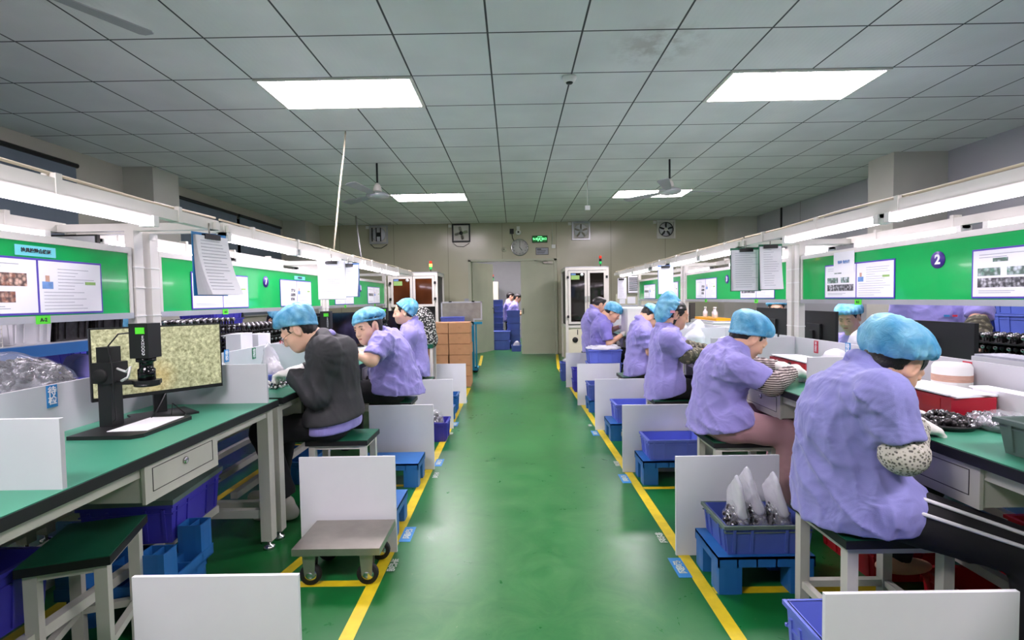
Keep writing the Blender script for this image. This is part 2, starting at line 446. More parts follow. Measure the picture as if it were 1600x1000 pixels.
        Q = np.concatenate(quads); Q = Q[(Q >= 0).all(1)]
        me = bpy.data.meshes.new(name); me.vertices.add(len(P)); me.vertices.foreach_set('co', P.astype(np.float32).ravel())
        me.loops.add(Q.size); me.loops.foreach_set('vertex_index', Q.ravel().astype(np.int32)); me.polygons.add(len(Q))
        me.polygons.foreach_set('loop_start', np.arange(0, Q.size, 4, dtype=np.int32)); me.polygons.foreach_set('use_smooth', np.ones(len(Q), bool))
        me.materials.append(M[m]); me.update(calc_edges=True); me.validate()
        o = bpy.data.objects.new(name, me); COL.objects.link(o); o.parent = parent; return o

def wrinkle(seed, amp, lam=.11, stretch=None):
    r = np.random.RandomState(seed); ks = []
    for i in range(5):
        d = nrm(r.normal(size=3))
        if stretch is not None: d = nrm(d-.92*d.dot(stretch)*stretch)
        L = lam*(1.3 if i < 2 else .75 if i < 4 else .5); ks.append((d*PI/L, nrm(r.normal(size=3))*2*PI/(lam*2.2), r.uniform(0, 6), 1.0 if i < 2 else .6 if i < 4 else .3))
    def fn(P):
        s = 0; m = .5+.5*np.sin(P@(nrm(r.normal(size=3))*2*PI/.34)+1.)
        for k, w, ph, a in ks: s = s+a*(1-np.abs(np.sin(P@k+1.6*np.sin(P@w)+ph))**.6)
        return -amp*(s-1.1)*(.35+.65*m)
    return fn

def hand(S, wr, d, pn, th, curl=.5, inf=0., k=.007):
    d = nrm(d); pn = nrm(V(pn)-V(pn).dot(d)*d); sd = np.cross(d, pn)*th; wr = V(wr)
    S.ell(wr+d*.046, (d, sd, pn), (.05+inf, .039+inf, .016+inf), .012)
    S.cap(wr-d*.02, wr+d*.03, .026+inf, .026+inf, .015, pn, .75)
    for i, L in enumerate((.07, .08, .074, .056)):
        p = wr+d*(.082-.004*abs(i-1))+sd*(.029-.0195*i); a = curl*(.35+.08*i)
        spread = sd*(.12-.08*i)
        for j, f in enumerate((.45, .32, .25)):
            q = p+nrm(d*math.cos(a)+pn*math.sin(a)+spread)*L*f*1.05; S.cap(p, q, .0093-.0009*j+inf, .0088-.0009*j+inf, k); p = q; a += curl*(.9 if j == 0 else .7)
    p = wr+d*.022+sd*.026; q = p+nrm(d*.7+sd*.75+pn*.35)*.042; S.cap(p, q, .0145+inf, .0115+inf, .012)
    S.cap(q, q+nrm(d*.95+sd*.15+pn*.45)*.034, .011+inf, .009+inf, k)

def figure(label, pel, che, nk, hd, hf, hu, lat, arms, legs=(), g=1.0, gd=1.0, res=.009, hres=.006, shirt='shirt', pants='trouser_black', long=False,
           cap=True, capc=(-.012, 0, .062), capr=(.118, .1, .084), capn=(.38, 0, 1), capp=(0, 0, .015), gloves=True, over=None, skin='skin', face=False, hem=.10, legbody=False,
           hairlong=False, seed=1, group=None, jacket=False, shoes=None, hs=1.0, cat='person', hairless=False, under=None, cut_hem=True, hemt=.45):
    pel, che, nk, hd = V(pel), V(che), V(nk), V(hd); hf = nrm(hf); hu = V(hu); hu = nrm(hu-hu.dot(hf)*hf); hl = np.cross(hu, hf); lat = nrm(lat)
    O = V(pel[0], pel[1], 0); root = thing('person', label, cat, O, 0, group)
    H = lambda f, l, u: hd+(hf*f+hl*l+hu*u)*hs
    spine = nrm(che-pel); fw = nrm(np.cross(lat, spine)); fn = nrm(np.cross(lat, nrm(nk-che)))
    E3 = (hf, hl, hu)
    # --- body: head, neck, arms (one continuous surface)
    pts = [H(0, 0, .1), H(0, 0, -.1), nk, che, pel] + [a[i] for a in arms for i in ('sh', 'el', 'wr')]
    for a in arms: pts.append(V(a['wr'])+nrm(a['hd'])*.18)
    if legbody: pts += [p for l in legs for p in l[:3]]
    B = SDF(pts, .13, hres)
    B.ell(H(-.012, 0, .028), E3, (.094*hs, .076*hs, .088*hs)).ell(H(.022, 0, -.045), E3, (.068*hs, .056*hs, .066*hs), .03)
    B.ell(H(.05, 0, -.085), E3, (.032*hs, .03*hs, .022*hs), .03)
    for q in (1, -1): B.ell(H(.052, .034*q, -.032), E3, (.03, .026, .028), .02)
    for q in (1, -1): B.ell(H(.1, .031*q, .003), E3, (.016, .02, .012), .014, 's')
    for q in (1, -1): B.ell(H(.077, .031*q, .0), E3, (.012, .017, .011), .006)
    B.cap(H(.08, -.03, .022), H(.08, .03, .022), .012, .012, .015)
    B.cap(H(.086, 0, .01), H(.1, 0, -.03), .008, .0115, .01)
    for q in (1, -1): B.ell(H(.092, .011*q, -.034), E3, (.01, .009, .008), .006)
    B.ell(H(.084, 0, -.057), E3, (.011, .022, .006), .005).ell(H(.081, 0, -.068), E3, (.011, .02, .006), .005)
    B.cap(H(.098, -.024, -.0625), H(.098, .024, -.0625), .0075, .0075, .003, op='s')
    for q in (1, -1):
        ex = nrm(hl*q-hf*.45); B.ell(H(-.006, .077*q, -.008), (nrm(np.cross(hu, ex)), ex, hu), (.02, .009, .033), .006); B.ell(H(-.004, .088*q, -.006), E3, (.008, .008, .016), .004, 's')
    B.cap(nk-(nk-che)*.2, H(-.018, 0, -.05), .058*min(g, 1.25), .05, .03); B.cap(che, nk, .1, .07, .05, fn, .8)
    for a in arms:
        sh, el, wr = V(a['sh']), V(a['el']), V(a['wr']); t = a.get('t', 1.0)*(g*.5+.5)
        B.cap(che+(nk-che)*.5, sh, .06, .045*t, .05); B.cap(sh, el, .047*t, .038*t, .03); B.cap(el, wr, .04*t, .026, .02)
        hand(B, wr, a['hd'], a['pn'], a['th'], a.get('curl', .5))
    if legbody:
        B.cap(che, pel, .08, .1, .05)
        for l in legs: B.cap(pel, l[0], .08, .08, .04); B.cap(l[0], l[1], .07, .05, .03); B.cap(l[1], l[2], .05, .036, .02); B.ell(V(l[2])+V(.05, 0, -.04), (V(1, 0, 0), V(0, 1, 0), V(0, 0, 1)), (.11, .042, .03), .03)
    B.mesh('body', skin, root, O)
    # --- hair and cap
    if not hairless:
        S = SDF([H(0, 0, 0)], .2 if not hairlong else .28, .006)
        S.ell(H(-.018, 0, .03), E3, (.097*hs, .081*hs, .091*hs), cuts=[(H(.05, 0, .03), nrm(hf+hu*-.55))])
        S.ell(H(-.045, 0, -.02), E3, (.054*hs, .06*hs, .066*hs), .02, cuts=[(H(-.02, 0, 0), hf)])
        for q in (1, -1): S.ell(H(-.0, .074*q, -.004), E3, (.03, .016, .045), .006, 's')
        if hairlong:
            for q in (1, -1): S.cap(H(.01, .068*q, .04), H(-.012, .07*q, -.085), .015, .009, .02)
            S.cap(H(-.05, 0, -.02), H(-.075, 0, -.1), .05, .03, .03)
        if not cap: S.ell(H(.03, 0, .085), E3, (.06, .07, .03), .03)
        S.disp(lambda P: .0018*np.sin(P@(hl*900)+4*np.sin(P@(hu*60))), .02); S.mesh('hair', 'hair', root, O)
    if cap:
        S = SDF([H(*capc)], max(capr)+.06, .006); n = nrm(hf*-capn[0]+hl*capn[1]+hu*capn[2]); p0 = H(*capp); c = H(*capc)
        S.ell(c, E3, [r*hs for r in capr]); S.ell(H(-.02, 0, .03), E3, (.104*hs, .088*hs, .09*hs), .03)
        S.cut(p0, -n, .02); e1 = nrm(np.cross(hl, n)); ph = seed*1.7
        def fold(P):
            q = P-p0; h = q@n; an = np.arctan2(q@hl, q@e1); return .0045*np.sin(17*an+ph+2.2*np.sin(3*an+ph))*np.exp(-(h/.045)**2)+.0025*np.sin(9*an+ph*2+h*60)
        S.disp(fold, .03); w2 = wrinkle(seed+50, .0035, .075); S.disp(w2, .03)
        ring = []
        for i in range(25):
            a = 2*PI*i/24; ring.append(p0+e1*math.cos(a)*.101*hs+hl*math.sin(a)*.0885*hs-e1*.014+n*.006)
        for a_, b_ in zip(ring[:-1], ring[1:]): S.cap(a_, b_, .0075, .0075, .006)
        S.mesh('hair_net_cap', 'cap_blue', root, O)
    if face:
        for q in (1, -1):
            MB().blob(H(.0865, .031*q, .001)-O, (.0035, .0095, .0036), 10, 6, 0, Matrix((hf, hl, hu)).transposed()).build('eye', 'eye', root)
            MB().tube([H(.09, .014*q, .018)-O, H(.094, .03*q, .022)-O, H(.084, .046*q, .017)-O], [.0028, .0032, .0014], 6).build('eyebrow', 'hair', root)
        MB().blob(H(.0905, 0, -.0625)-O, (.0035, .02, .0065), 10, 6, 0, Matrix((hf, hl, hu)).transposed()).build('lips', 'lip', root)
    # --- trousers
    if legs:
        ps = [pel] + [p for l in legs for p in l[:3]]
        S = SDF(ps, .2, .012 if res > .008 else .009)
        lo = V(legs[0][0])*.5+V(legs[1][0])*.5
        S.cap(legs[0][0], legs[1][0], .1*g, .1*g, .03); S.ell(pel-V(0, 0, .0), (fw, lat, V(0, 0, 1)), (.125*g, .17*g, .12), .04)
        for l in legs: S.cap(l[0], l[1], .092*g, .07, .04); S.cap(l[1], l[2], .068, .05 if len(l) < 4 else l[3], .03, cuts=[(V(l[2])+(V(l[2])-V(l[1]))*-.03, nrm(V(l[2])-V(l[1])))])
        S.disp(wrinkle(seed+9, .005, .1), .03)
        if legs and pel[2] < .75: S.cut(V(0, 0, .452), V(0, 0, -1), .01) if all(V(l[2])[2] > .452 for l in legs) else None
        S.mesh('trousers', pants, root, O)
        if shoes:
            for l in legs:
                c = V(l[2]); f = nrm(V(l[4] if len(l) > 4 else fw)*V(1, 1, 0)+V(1e-6, 0, 0)); sd = V(-f[1], f[0], 0)
                S = SDF([c+f*.18, c-f*.06, V(c[0], c[1], 0.02)], .07, .006); z = V(0, 0, 1)
                S.cap(V(c[0], c[1], .035)-f*.03, V(c[0], c[1], .03)+f*.15, .04, .042, .02, sd, .95); S.cap(V(c[0], c[1], .035), V(c[0], c[1], .09), .042, .045, .03); S.cut(V(0, 0, .004), -z, .006); S.mesh('shoe', shoes, root, O)
    # --- shirt
    def top(name, m, inf, long, hem, flare, wseed, amp):
        ps = [pel-spine*(hem+.03), che, nk] + [a['sh'] for a in arms] + [a['el'] for a in arms] + ([a['wr'] for a in arms] if long else [])
        S = SDF(ps, .2*g+.03, res); mid = pel*.5+che*.5
        S.cap(pel-spine*(hem+.05), pel+spine*.02, .178*g+inf+flare, .168*g+inf, .04, fw, .74*gd)
        S.cap(pel, mid, .166*g+inf, .155*g+inf, .05, fw, .76*gd); S.cap(mid, che, .155*g+inf, .168*g+inf, .05, fw, .74*gd)
        S.cap(che, che*.35+nk*.65, .158*g+inf, .105*g+inf, .05, fn, .78*gd)
        if gd > 1.05 or g > 1.1: S.ell(mid+fw*.05*g-spine*.05, (fw, lat, spine), (.12*g, .14*g, .15*g), .07)
        S.cap(che*.3+nk*.7, nk, .07+inf, .058+inf, .04)
        for l in legs:
            h0, k0 = V(l[0]), V(l[1]); S.cap(pel, h0+(k0-h0)*.1, .115*g+inf, .112*g+inf+.006, .05)
        if legs: S.cap(legs[0][0], legs[1][0], .112*g+inf, .112*g+inf, .05)
        for a in arms:
            sh, el, wr = V(a['sh']), V(a['el']), V(a['wr']); t = (g*.6+.4)
            S.cap(nk*.6+che*.4, sh-V(0, 0, .012), .062*t+inf, .062*t+inf, .06); S.cap(che+(sh-che)*.5, sh-V(0, 0, .015), .08*t, .062*t+inf, .06)
            if long:
                S.cap(sh, el, .066*t+inf, .056*t+inf, .04); S.cap(el, wr, .058*t+inf, .038+inf, .03, cuts=[(wr-nrm(wr-el)*.015, nrm(wr-el))]); S.cap(wr-nrm(wr-el)*.05, wr-nrm(wr-el)*.02, .036+inf, .034+inf, .006)
            else:
                f = a.get('cuff', .72); e = sh+(el-sh)*f; S.cap(sh-V(0, 0, .008), e+(el-sh)*.2, .062*t+inf, .07*t+inf, .04, cuts=[(e, nrm(el-sh+V(0, 0, -.06)))])
        w = wrinkle(wseed, amp, .12, nrm(spine+lat*.6)); S.disp(w)
        for a in arms:   # gathers around the armpit
            sh = V(a['sh']); S.disp(lambda P, sh=sh: -.004*np.abs(np.sin(np.arctan2((P-sh)@spine, (P-sh)@fw)*7))*np.exp(-(np.linalg.norm(P-sh, axis=1)-.13)**2/.004))
        if cut_hem: S.cut(pel-spine*hem, nrm(-spine+fw*hemt), .012)
        if not jacket or name == 'shirt':
            ring = []
            for i in range(17):
                a = 2*PI*i/16+PI/2; ring.append(nk+lat*math.cos(a)*(.064+inf)+fn*(math.sin(a)*.066-.004)+nrm(nk-che)*(.006-.026*math.sin(a)))
            for a_, b_ in zip(ring[:-1], ring[1:]): S.cap(a_, b_, .013, .013, .008); S.cap(a_-nrm(nk-che)*.016+(a_-nk)*.12, b_-nrm(nk-che)*.016+(b_-nk)*.12, .011, .011, .01)
        if name == 'jacket':
            hb = nk-fn*.115-nrm(nk-che)*.085; S.ell(hb, (fn, lat, spine), (.05, .1, .08), .04); S.ell(hb+spine*.09+fn*.03, (fn, lat, spine), (.03, .07, .03), .02, 's')
            [S.cap(nk+lat*.07*q-spine*.02, nk-fn*.1+lat*.06*q-spine*.05, .024, .03, .03) for q in (1, -1)]; [S.cap(nk+lat*.07*q-spine*.02, nk+fn*.075+lat*.025*q-spine*.1, .022, .016, .02) for q in (1, -1)]
        return S.mesh(name, m, root, O)
    if jacket:
        top('shirt', shirt, -.012, False, hem+.06, .012, seed+3, .004); top('jacket', 'jacket', .012, True, hem+.0, .012, seed, .008)
    else: top('shirt', shirt, 0, long, hem, .008, seed, .0125)
    # --- gloves and oversleeves
    for a in arms:
        sh, el, wr = V(a['sh']), V(a['el']), V(a['wr']); t = a.get('t', 1.0)*(g*.5+.5)
        if gloves and a.get('glove', True):
            S = SDF([wr, wr+nrm(a['hd'])*.12], .1, .005); hand(S, wr, a['hd'], a['pn'], a['th'], a.get('curl', .5), .0028)
            S.cap(wr-nrm(wr-el)*.045, wr, .034, .032, .01, cuts=[(wr-nrm(wr-el)*.04, nrm(el-wr))]); S.disp(wrinkle(seed+5, .0015, .03), .02); S.mesh('glove', 'glove', root, O)
        if over and a.get('over', True):
            u = nrm(wr-el); e0 = el+(sh-el)*a.get('ov0', .12)
            S = SDF([e0, el, wr], .1, .006); S.cap(e0, el, .05*t, .056*t, .02, cuts=[(e0, nrm(sh-el))]); S.cap(el, wr-u*.02, .056*t, .038, .03, cuts=[(wr-u*.03, u)])
            S.disp(lambda P, u=u, el=el: .004*np.sin(((P-el)@u)*150+3*np.sin((P-el)@V(40, 30, 20))), .02); S.mesh('oversleeve', over, root, O)
    return root
# ================================================================ THE ROOM
CZ = 2.92; YF, YB = 11.35, -4.6; XL, XR = -4.75, 5.22
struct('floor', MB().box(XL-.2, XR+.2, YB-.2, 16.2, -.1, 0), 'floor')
struct('ceiling', MB().box(XL-.2, XR+.2, YB-.2, YF+.1, CZ, CZ+.1), 'ceiling')
mb = MB()
for a, b, z0, z1 in ((XL-.2, -.97, 0, 2.95), (.92, XR+.2, 0, 2.95), (-.97, .92, 2.09, 2.95)): mb.box(a, b, YF, YF+.1, z0, z1)
struct('wall_far', mb, 'wall_far')
struct('wall_back', MB().box(XL-.2, XR+.2, YB-.2, YB, 0, CZ), 'wall_left')
mb = MB()
WIN = ((.9, 5.6), (7.15, 10.45))
mb.box(XL-.2, XL, YB, YF, 0, 1.0); mb.box(XL-.2, XL, YB, YF, 2.78, CZ)
for a, b in ((YB, WIN[0][0]), (WIN[0][1], WIN[1][0]), (WIN[1][1], YF)): mb.box(XL-.2, XL, a, b, 1.0, 2.78)
struct('wall_left', mb, 'wall_left')
struct('wall_right', MB().box(XR, XR+.2, YB, YF, 0, CZ), 'wall_right')
for i, (a, b) in enumerate(WIN):
    mb = MB(); n = 3 if i == 0 else 2
    for k in range(n+1): y = a+(b-a)*k/n; mb.box(XL-.14, XL-.09, y-.025, y+.025, 1.0, 2.78)
    mb.box(XL-.14, XL-.09, a, b, 1.0, 1.05); mb.box(XL-.14, XL-.09, a, b, 2.73, 2.78); mb.box(XL-.14, XL-.09, a, b, 1.8, 1.85)
    o = struct('window_%d' % (i+1), mb, 'frame_white')
    g = MB().box(XL-.12, XL-.115, a, b, 1.0, 2.78).build('window_glass', 'glass_dark', o)
# blinds hung in front of the windows
def blind(y0, y1, label):
    t = thing('roller_blind', label, 'blind', (XL+.04, (y0+y1)/2, 0), 0, 'roller blinds on the left wall'); h = (y1-y0)/2
    MB().box(-.004, .004, -h+.02, h-.02, 1.02, 2.74).build('blind_cloth', 'blind', t)
    MB().tube([(0, -h, 2.75), (0, h, 2.75)], .026, 12).build('roller_tube', 'black', t)
    MB().box(-.012, .012, -h+.02, h-.02, 1.0, 1.025).build('bottom_bar', 'aluminium', t)
blind(.9, 3.0, 'dark blue grey roller blind nearest the camera on the left wall')
blind(3.1, 5.58, 'dark blue grey roller blind at top left, before the first wall column')
blind(7.2, 8.78, 'dark blue grey roller blind just beyond the left wall column')
blind(8.84, 10.42, 'dark blue grey roller blind nearest the far wall')
for i, (x0, x1, y0, y1) in enumerate(((XL, -4.38, 6.28, 6.76), (XL, -4.28, 10.6, YF), (4.57, XR, 6.2, 6.64), (4.52, XR, 11.0, YF), (4.57, XR, 1.6, 2.04), (XL, -4.38, 1.7-2.2, 2.1-2.2))):
    struct('trim_%d' % (i+1), MB().box(x0, x1, y0, y1, 0, CZ), 'column')
struct('trim_7', MB().box(XL, XL+.02, 7.1, 7.17, 1.0, 2.8), 'wood_strip')
struct('trim_8', MB().box(XR-.02, XR, 9.98, 10.02, 0, CZ), 'black')
for nm, bx in (('baseboard_left', (XL, XL+.012, YB, YF)), ('baseboard_right', (XR-.012, XR, YB, YF))):
    struct(nm, MB().box(bx[0], bx[1], bx[2], bx[3], 0, .1), 'grey_wall')
# corridor room beyond the door
mb = MB(); mb.box(-3.2, 3.2, 16.0, 16.1, 0, 3); mb.box(-3.3, -3.2, YF+.1, 16.1, 0, 3); mb.box(3.2, 3.3, YF+.1, 16.1, 0, 3); mb.box(-3.3, 3.3, YF+.1, 16.1, 2.95, 3.05)
struct('wall_beyond', mb, 'grey_wall')
# door frame and leaves
mb = MB(); mb.box(-1.0, -.94, YF-.03, YF+.12, 0, 2.11); mb.box(.9, .96, YF-.03, YF+.12, 0, 2.11); mb.box(-1.0, .96, YF-.03, YF+.12, 2.07, 2.12)
struct('trim_9', mb, 'door_paint')
def door_leaf(name, loc, rz, w):
    d = MB().box(0, w, -.022, .022, .012, 2.065).build(name, 'door_paint', bev=.003); d.location = loc; d.rotation_euler[2] = rz; d['kind'] = 'structure'; return d
d1 = door_leaf('door_1', (.16, YF-.005, 0), 0, .735)
MB().tube([(.045, -.03, 1.02), (.045, -.07, 1.02), (.045, -.07, .9)], .009, 8).build('door_handle', 'black', d1)
mb = MB().box(.5, .7, -.07, -.03, 2.0, 2.045); mb.tube([(.6, -.05, 2.05), (.42, -.12, 2.06), (.3, -.02, 2.08)], .008, 6); mb.build('door_closer', 'steel', d1)
d2 = door_leaf('door_2', (-.935, YF+.1, 0), math.radians(62), .9)
MB().tube([(.84, -.03, 1.02), (.84, -.07, 1.02), (.84, -.07, .9)], .009, 8).build('door_handle', 'black', d2)

# ---- floor tapes
def tape(pts, wd, label, k=[0]):
    mb = MB()
    for (a, b) in zip(pts[:-1], pts[1:]):
        a, b = Vector((*a, 0)), Vector((*b, 0)); n = (b-a).normalized().cross(Vector((0, 0, 1)))*wd/2
        mb.add([v+Vector((0, 0, .0012)) for v in (a-n, b-n, b+n, a+n)]+[v+Vector((0, 0, .0002)) for v in (a-n, b-n, b+n, a+n)], [(3, 2, 1, 0), (0, 1, 5, 4), (1, 2, 6, 5), (2, 3, 7, 6), (3, 0, 4, 7)])
    tag(mb.build('floor_tape', 'tape_yellow'), label, 'floor tape', 'yellow lines taped on the green floor')
tape([(-.635, -1.5), (-.635, 2.5), (-.65, 7.1)], .055, 'long yellow tape line along the left edge of the aisle')
tape([(.79, -1.5), (.79, 3.3), (.78, 5.5), (.77, 9.0), (.93, 11.2)], .055, 'long yellow tape line along the right edge of the aisle')
tape([(-.66, 9.5), (-.72, 11.2)], .055, 'short yellow tape running to the open doorway past the cartons')
tape([(-.66, 9.5), (-1.3, 9.5)], .05, 'yellow cross tape on the floor beyond the carton stack')
tape([(-1.1, 2.19), (-.66, 2.19)], .045, 'yellow cross tape in front of the steel trolley')
tape([(-1.12, 2.0), (-1.02, 2.5)], .05, 'slanted yellow tape left of the steel trolley')
tape([(-1.1, 3.37), (-.66, 3.37)], .035, 'yellow cross tape under the second screen board on the left')
tape([(.82, 2.1), (1.6, 2.1)], .045, 'yellow cross tape in front of the pallet with the bagged parts')
tape([(.82, 3.26), (1.4, 3.26)], .04, 'yellow cross tape in front of the pallet with the empty light blue crate')
tape([(.82, 4.62), (1.2, 4.62)], .035, 'yellow cross tape behind the third screen board on the right')
tape([(2.05, 2.0), (2.05, 4.6)], .05, 'yellow tape running under the right workbenches')
tape([(-1.9, 1.2), (-1.9, 4.4)], .05, 'yellow tape running under the left workbenches')
def floor_label(p, q, txt, blue, label):
    t = thing('floor_label', label, 'floor label', (p[0], p[1], 0), 0, 'small labels stuck beside the aisle tape'); a, b = q
    if blue: MB().box(-a/2, a/2, -b/2, b/2, .0004, .0018).build('label_base', 'label_blue', t)
    text(txt, .04, 'floor_white', t, (0, 0, .0026), (0, 0, 0 if p[0] < 0 else PI*0), 'label_lettering', .001, .9)
for (px, py, txt, bl, lb) in ((637, 835, '成品区', 1, 'blue floor label beside the left tape line, next to the steel trolley'), (614, 884, '半成品', 0, 'white lettering on the floor beside the left tape, in front of the steel trolley'),
    (686, 723, '成品区', 1, 'blue floor label beside the left tape, at the second screen board'), (681, 743, '半成品', 0, 'faint white lettering on the floor left of the aisle, at the second screen board'),
    (711, 663, '成品区', 1, 'blue floor label beside the left tape, at the third screen board'), (705, 678, '合格', 0, 'pale lettering on the floor left of the aisle, at the third screen board'),
    (726, 628, '成品区', 1, 'blue floor label beside the left tape, near the carton stack'), (1062, 887, '成品区', 1, 'blue floor label beside the right tape, in front of the bagged parts'),
    (1033, 841, '待检区', 0, 'white lettering on the floor beside the right tape, behind the nearest blue label'), (976, 748, '成品区', 1, 'blue floor label beside the right tape, at the pale blue crate'),
    (964, 725, '待检区', 0, 'faint lettering on the floor right of the aisle, at the pale blue crate'), (930, 677, '成品区', 1, 'blue floor label beside the right tape, at the third screen board'),
    (922, 665, '合格', 0, 'pale lettering on the floor right of the aisle, at the third screen board')):
    d = A(px, py, 1)-Vector((0, 0, CAM_H)); k = -CAM_H/d.z; floor_label((d.x*k, d.y*k), (.06 if bl else .0, .17), '\n'.join(txt), bl, lb)

# ================================================================ CEILING FITTINGS
def panel(x0, y0, label):
    t = thing('ceiling_light', label, 'ceiling light', (x0+.6, y0+.3, CZ), 0, 'square edged panel lights in the tiled ceiling')
    mb = MB(); 
    for b in ((-.6, .6, -.3, -.275), (-.6, .6, .275, .3), (-.6, -.575, -.275, .275), (.575, .6, -.275, .275)): mb.box(*b, -.014, .0)
    mb.build('frame', 'frame_white', t); MB().box(-.575, .575, -.275, .275, -.008, -.001).build('diffuser', 'panel_light', t)
panel(-1.94, 3.9, 'large bright ceiling panel light at upper left, nearer of the left pair')
panel(1.66, 3.9, 'large bright ceiling panel light at upper right, nearer of the right pair')
panel(-1.94, 8.1, 'far ceiling panel light on the left, beside the left ceiling fan')
panel(1.66, 8.1, 'far ceiling panel light on the right, beneath the right ceiling fan')
for x_, lb in ((-1.2, 'left'), (.4, 'right')):  # unseen lamps added to brighten the dark view through the open door
    t = thing('ceiling_light', 'unseen panel light added to brighten the room beyond the doorway, %s one' % lb, 'ceiling light', (x_, 13.2, 2.95), 0, 'unseen lights added beyond the doorway'); MB().box(-.6, .6, -.3, .3, -.012, -.001).build('diffuser', 'panel_light', t); MB().box(-.62, .62, -.32, .32, -.0009, -.0).build('frame', 'frame_white', t)
panel(-1.94, -.3, 'ceiling panel light above the camera, left side'); panel(1.66, -.3, 'ceiling panel light above the camera, right side')

def fan(x, y, drop, a0, label, R=.68):
    t = thing('ceiling_fan', label, 'ceiling fan', (x, y, CZ), 0, 'three bladed ceiling fans')
    MB().tube([(0, 0, 0), (0, 0, -drop+.14)], .012, 10).build('rod', 'black', t)
    MB().lathe([(.015, -drop+.18), (.045, -drop+.14), (.055, -drop+.09), (.05, -drop+.075)], 20).build('canopy_cup', 'frame_white', t)
    MB().lathe([(.03, -drop+.075), (.13, -drop+.05), (.14, -drop+.03), (.14, -drop+.02), (.11, -drop), (.03, -drop-.01)], 28).build('motor_housing', 'aluminium', t)
    for k in range(3):
        a = a0+k*2*PI/3; m = Matrix.Translation((0, 0, -drop+.03)) @ Matrix.Rotation(a, 4, 'Z') @ Matrix.Rotation(.18, 4, 'X')
        MB().prism([(.12, -.03), (.3, -.05), (R, -.065), (R+.02, -.04), (R+.02, .04), (R, .065), (.3, .05), (.12, .03)], -.003, .003, m).build('blade', 'grey_wall', t)
fan(-1.65, 6.31, .42, .35, 'white ceiling fan on the left, in front of the far left panel light')
fan(1.94, 6.36, .42, .12, 'white ceiling fan on the right, in front of the far right panel light')
fan(-2.15, 2.0, .36, 1.05, 'ceiling fan nearest the camera, only a blade tip in view at top left')
t = thing('smoke_detector', 'round white smoke detector between the ceiling lights', 'smoke detector', (.45, 3.97, CZ))
MB().lathe([(.055, 0), (.055, -.012), (.045, -.03), (.03, -.042)], 24).build('housing', 'plastic_white', t)
MB().lathe([(.028, -.042), (.022, -.05), (.006, -.052)], 16).build('sensor_vents', 'black', t)
t = thing('pull_socket', 'small white socket hanging on a rod from the ceiling right of centre', 'hanging socket', (1.04, 7.15, CZ))
MB().tube([(0, 0, 0), (0, 0, -.42)], .007, 8).build('rod', 'frame_white', t); MB().bc((0, 0, -.44), (.07, .05, .06)).build('socket', 'plastic_white', t, bev=.006)
tag(MB().tube([A(540, 205, 5.12), A(537, 240, 5.0), A(530, 300, 4.8), A(526, 345, 4.7), A(521, 396, 4.6)], .008, 8).build('power_cord', 'cord_white'), 'pale cord dropping from the ceiling to the left lamp rail, nearer of the two', 'cord')
tag(MB().tube([A(556, 338, 9.9), A(559, 365, 9.2), A(564, 402, 8.0)], .014, 8).build('power_cord', 'grey_wall'), 'thin grey conduit dropping from the ceiling at the far end of the left lamp rail', 'cord')

# ================================================================ WORKBENCHES
def bench(L, D, label, drawers, group='green topped workbenches'):
    t = thing('workbench', label, 'workbench', (0, 0, 0), 0, group); h = L/2-.004
    MB().box(-D/2, D/2, -h, h, .7475, .75).build('worktop', 'green_top', t); MB().box(-D/2-.004, D/2+.004, -h-.0, h+.0, .715, .7473).build('worktop_edge', 'black', t, bev=.004)
    mb = MB(); mb.box(D/2-.07, D/2-.035, -h+.05, h-.05, .67, .715); mb.box(-D/2+.035, -D/2+.07, -h+.05, h-.05, .67, .715)
    for y in (-h+.03, 0, h-.03): mb.box(-D/2+.06, D/2-.06, y-.02, y+.02, .67, .715)
    mb.build('apron', 'bench_paint', t)
    for y in (-h+.03, h-.03):
        for x in (D/2-.055, -D/2+.055):
            l = MB().box(x-.027, x+.027, y-.027, y+.027, .045, .72).build('leg', 'bench_paint', t, bev=.003)
            MB().lathe([(.008, .045), (.008, .02), (.026, .014), (.03, 0)], 14, (x, y, 0)).build('levelling_foot', 'chrome', l)
        MB().box(-D/2+.08, D/2-.08, y-.018, y+.018, .16, .2).build('stretcher', 'bench_paint', t)
    for x in (-D/2+.1, .02): MB().box(x-.018, x+.018, -h+.06, h-.06, .2, .235).build('shelf_rail', 'bench_paint', t)
    for y in drawers:
        d = MB().box(D/2-.38, D/2-.03, y-.2, y+.2, .585, .7).build('drawer_box', 'bench_paint', t)
        f = MB().box(D/2-.03, D/2-.018, y-.205, y+.205, .58, .706).build('drawer_front', 'bench_paint', t, bev=.003)
        mb = MB(); mb.box(D/2-.018, D/2-.0165, y-.17, y+.17, .69, .692); mb.box(D/2-.018, D/2-.0165, y-.17, y+.17, .612, .614); mb.box(D/2-.018, D/2-.0165, y-.17, y-.168, .612, .692); mb.box(D/2-.018, D/2-.0165, y+.168, y+.17, .612, .692); mb.build('drawer_seam', 'black', f)
        MB().lathe([(.013, 0), (.013, .006), (.009, .008)], 14, (0, 0, 0), Matrix.Translation((D/2-.018, y, .665)) @ Matrix.Rotation(PI/2, 4, 'Y')).build('lock', 'chrome', f)
    return t
BL, BR = -1.87, 2.10
ordn = ('nearest', 'second', 'third')
protoL = None
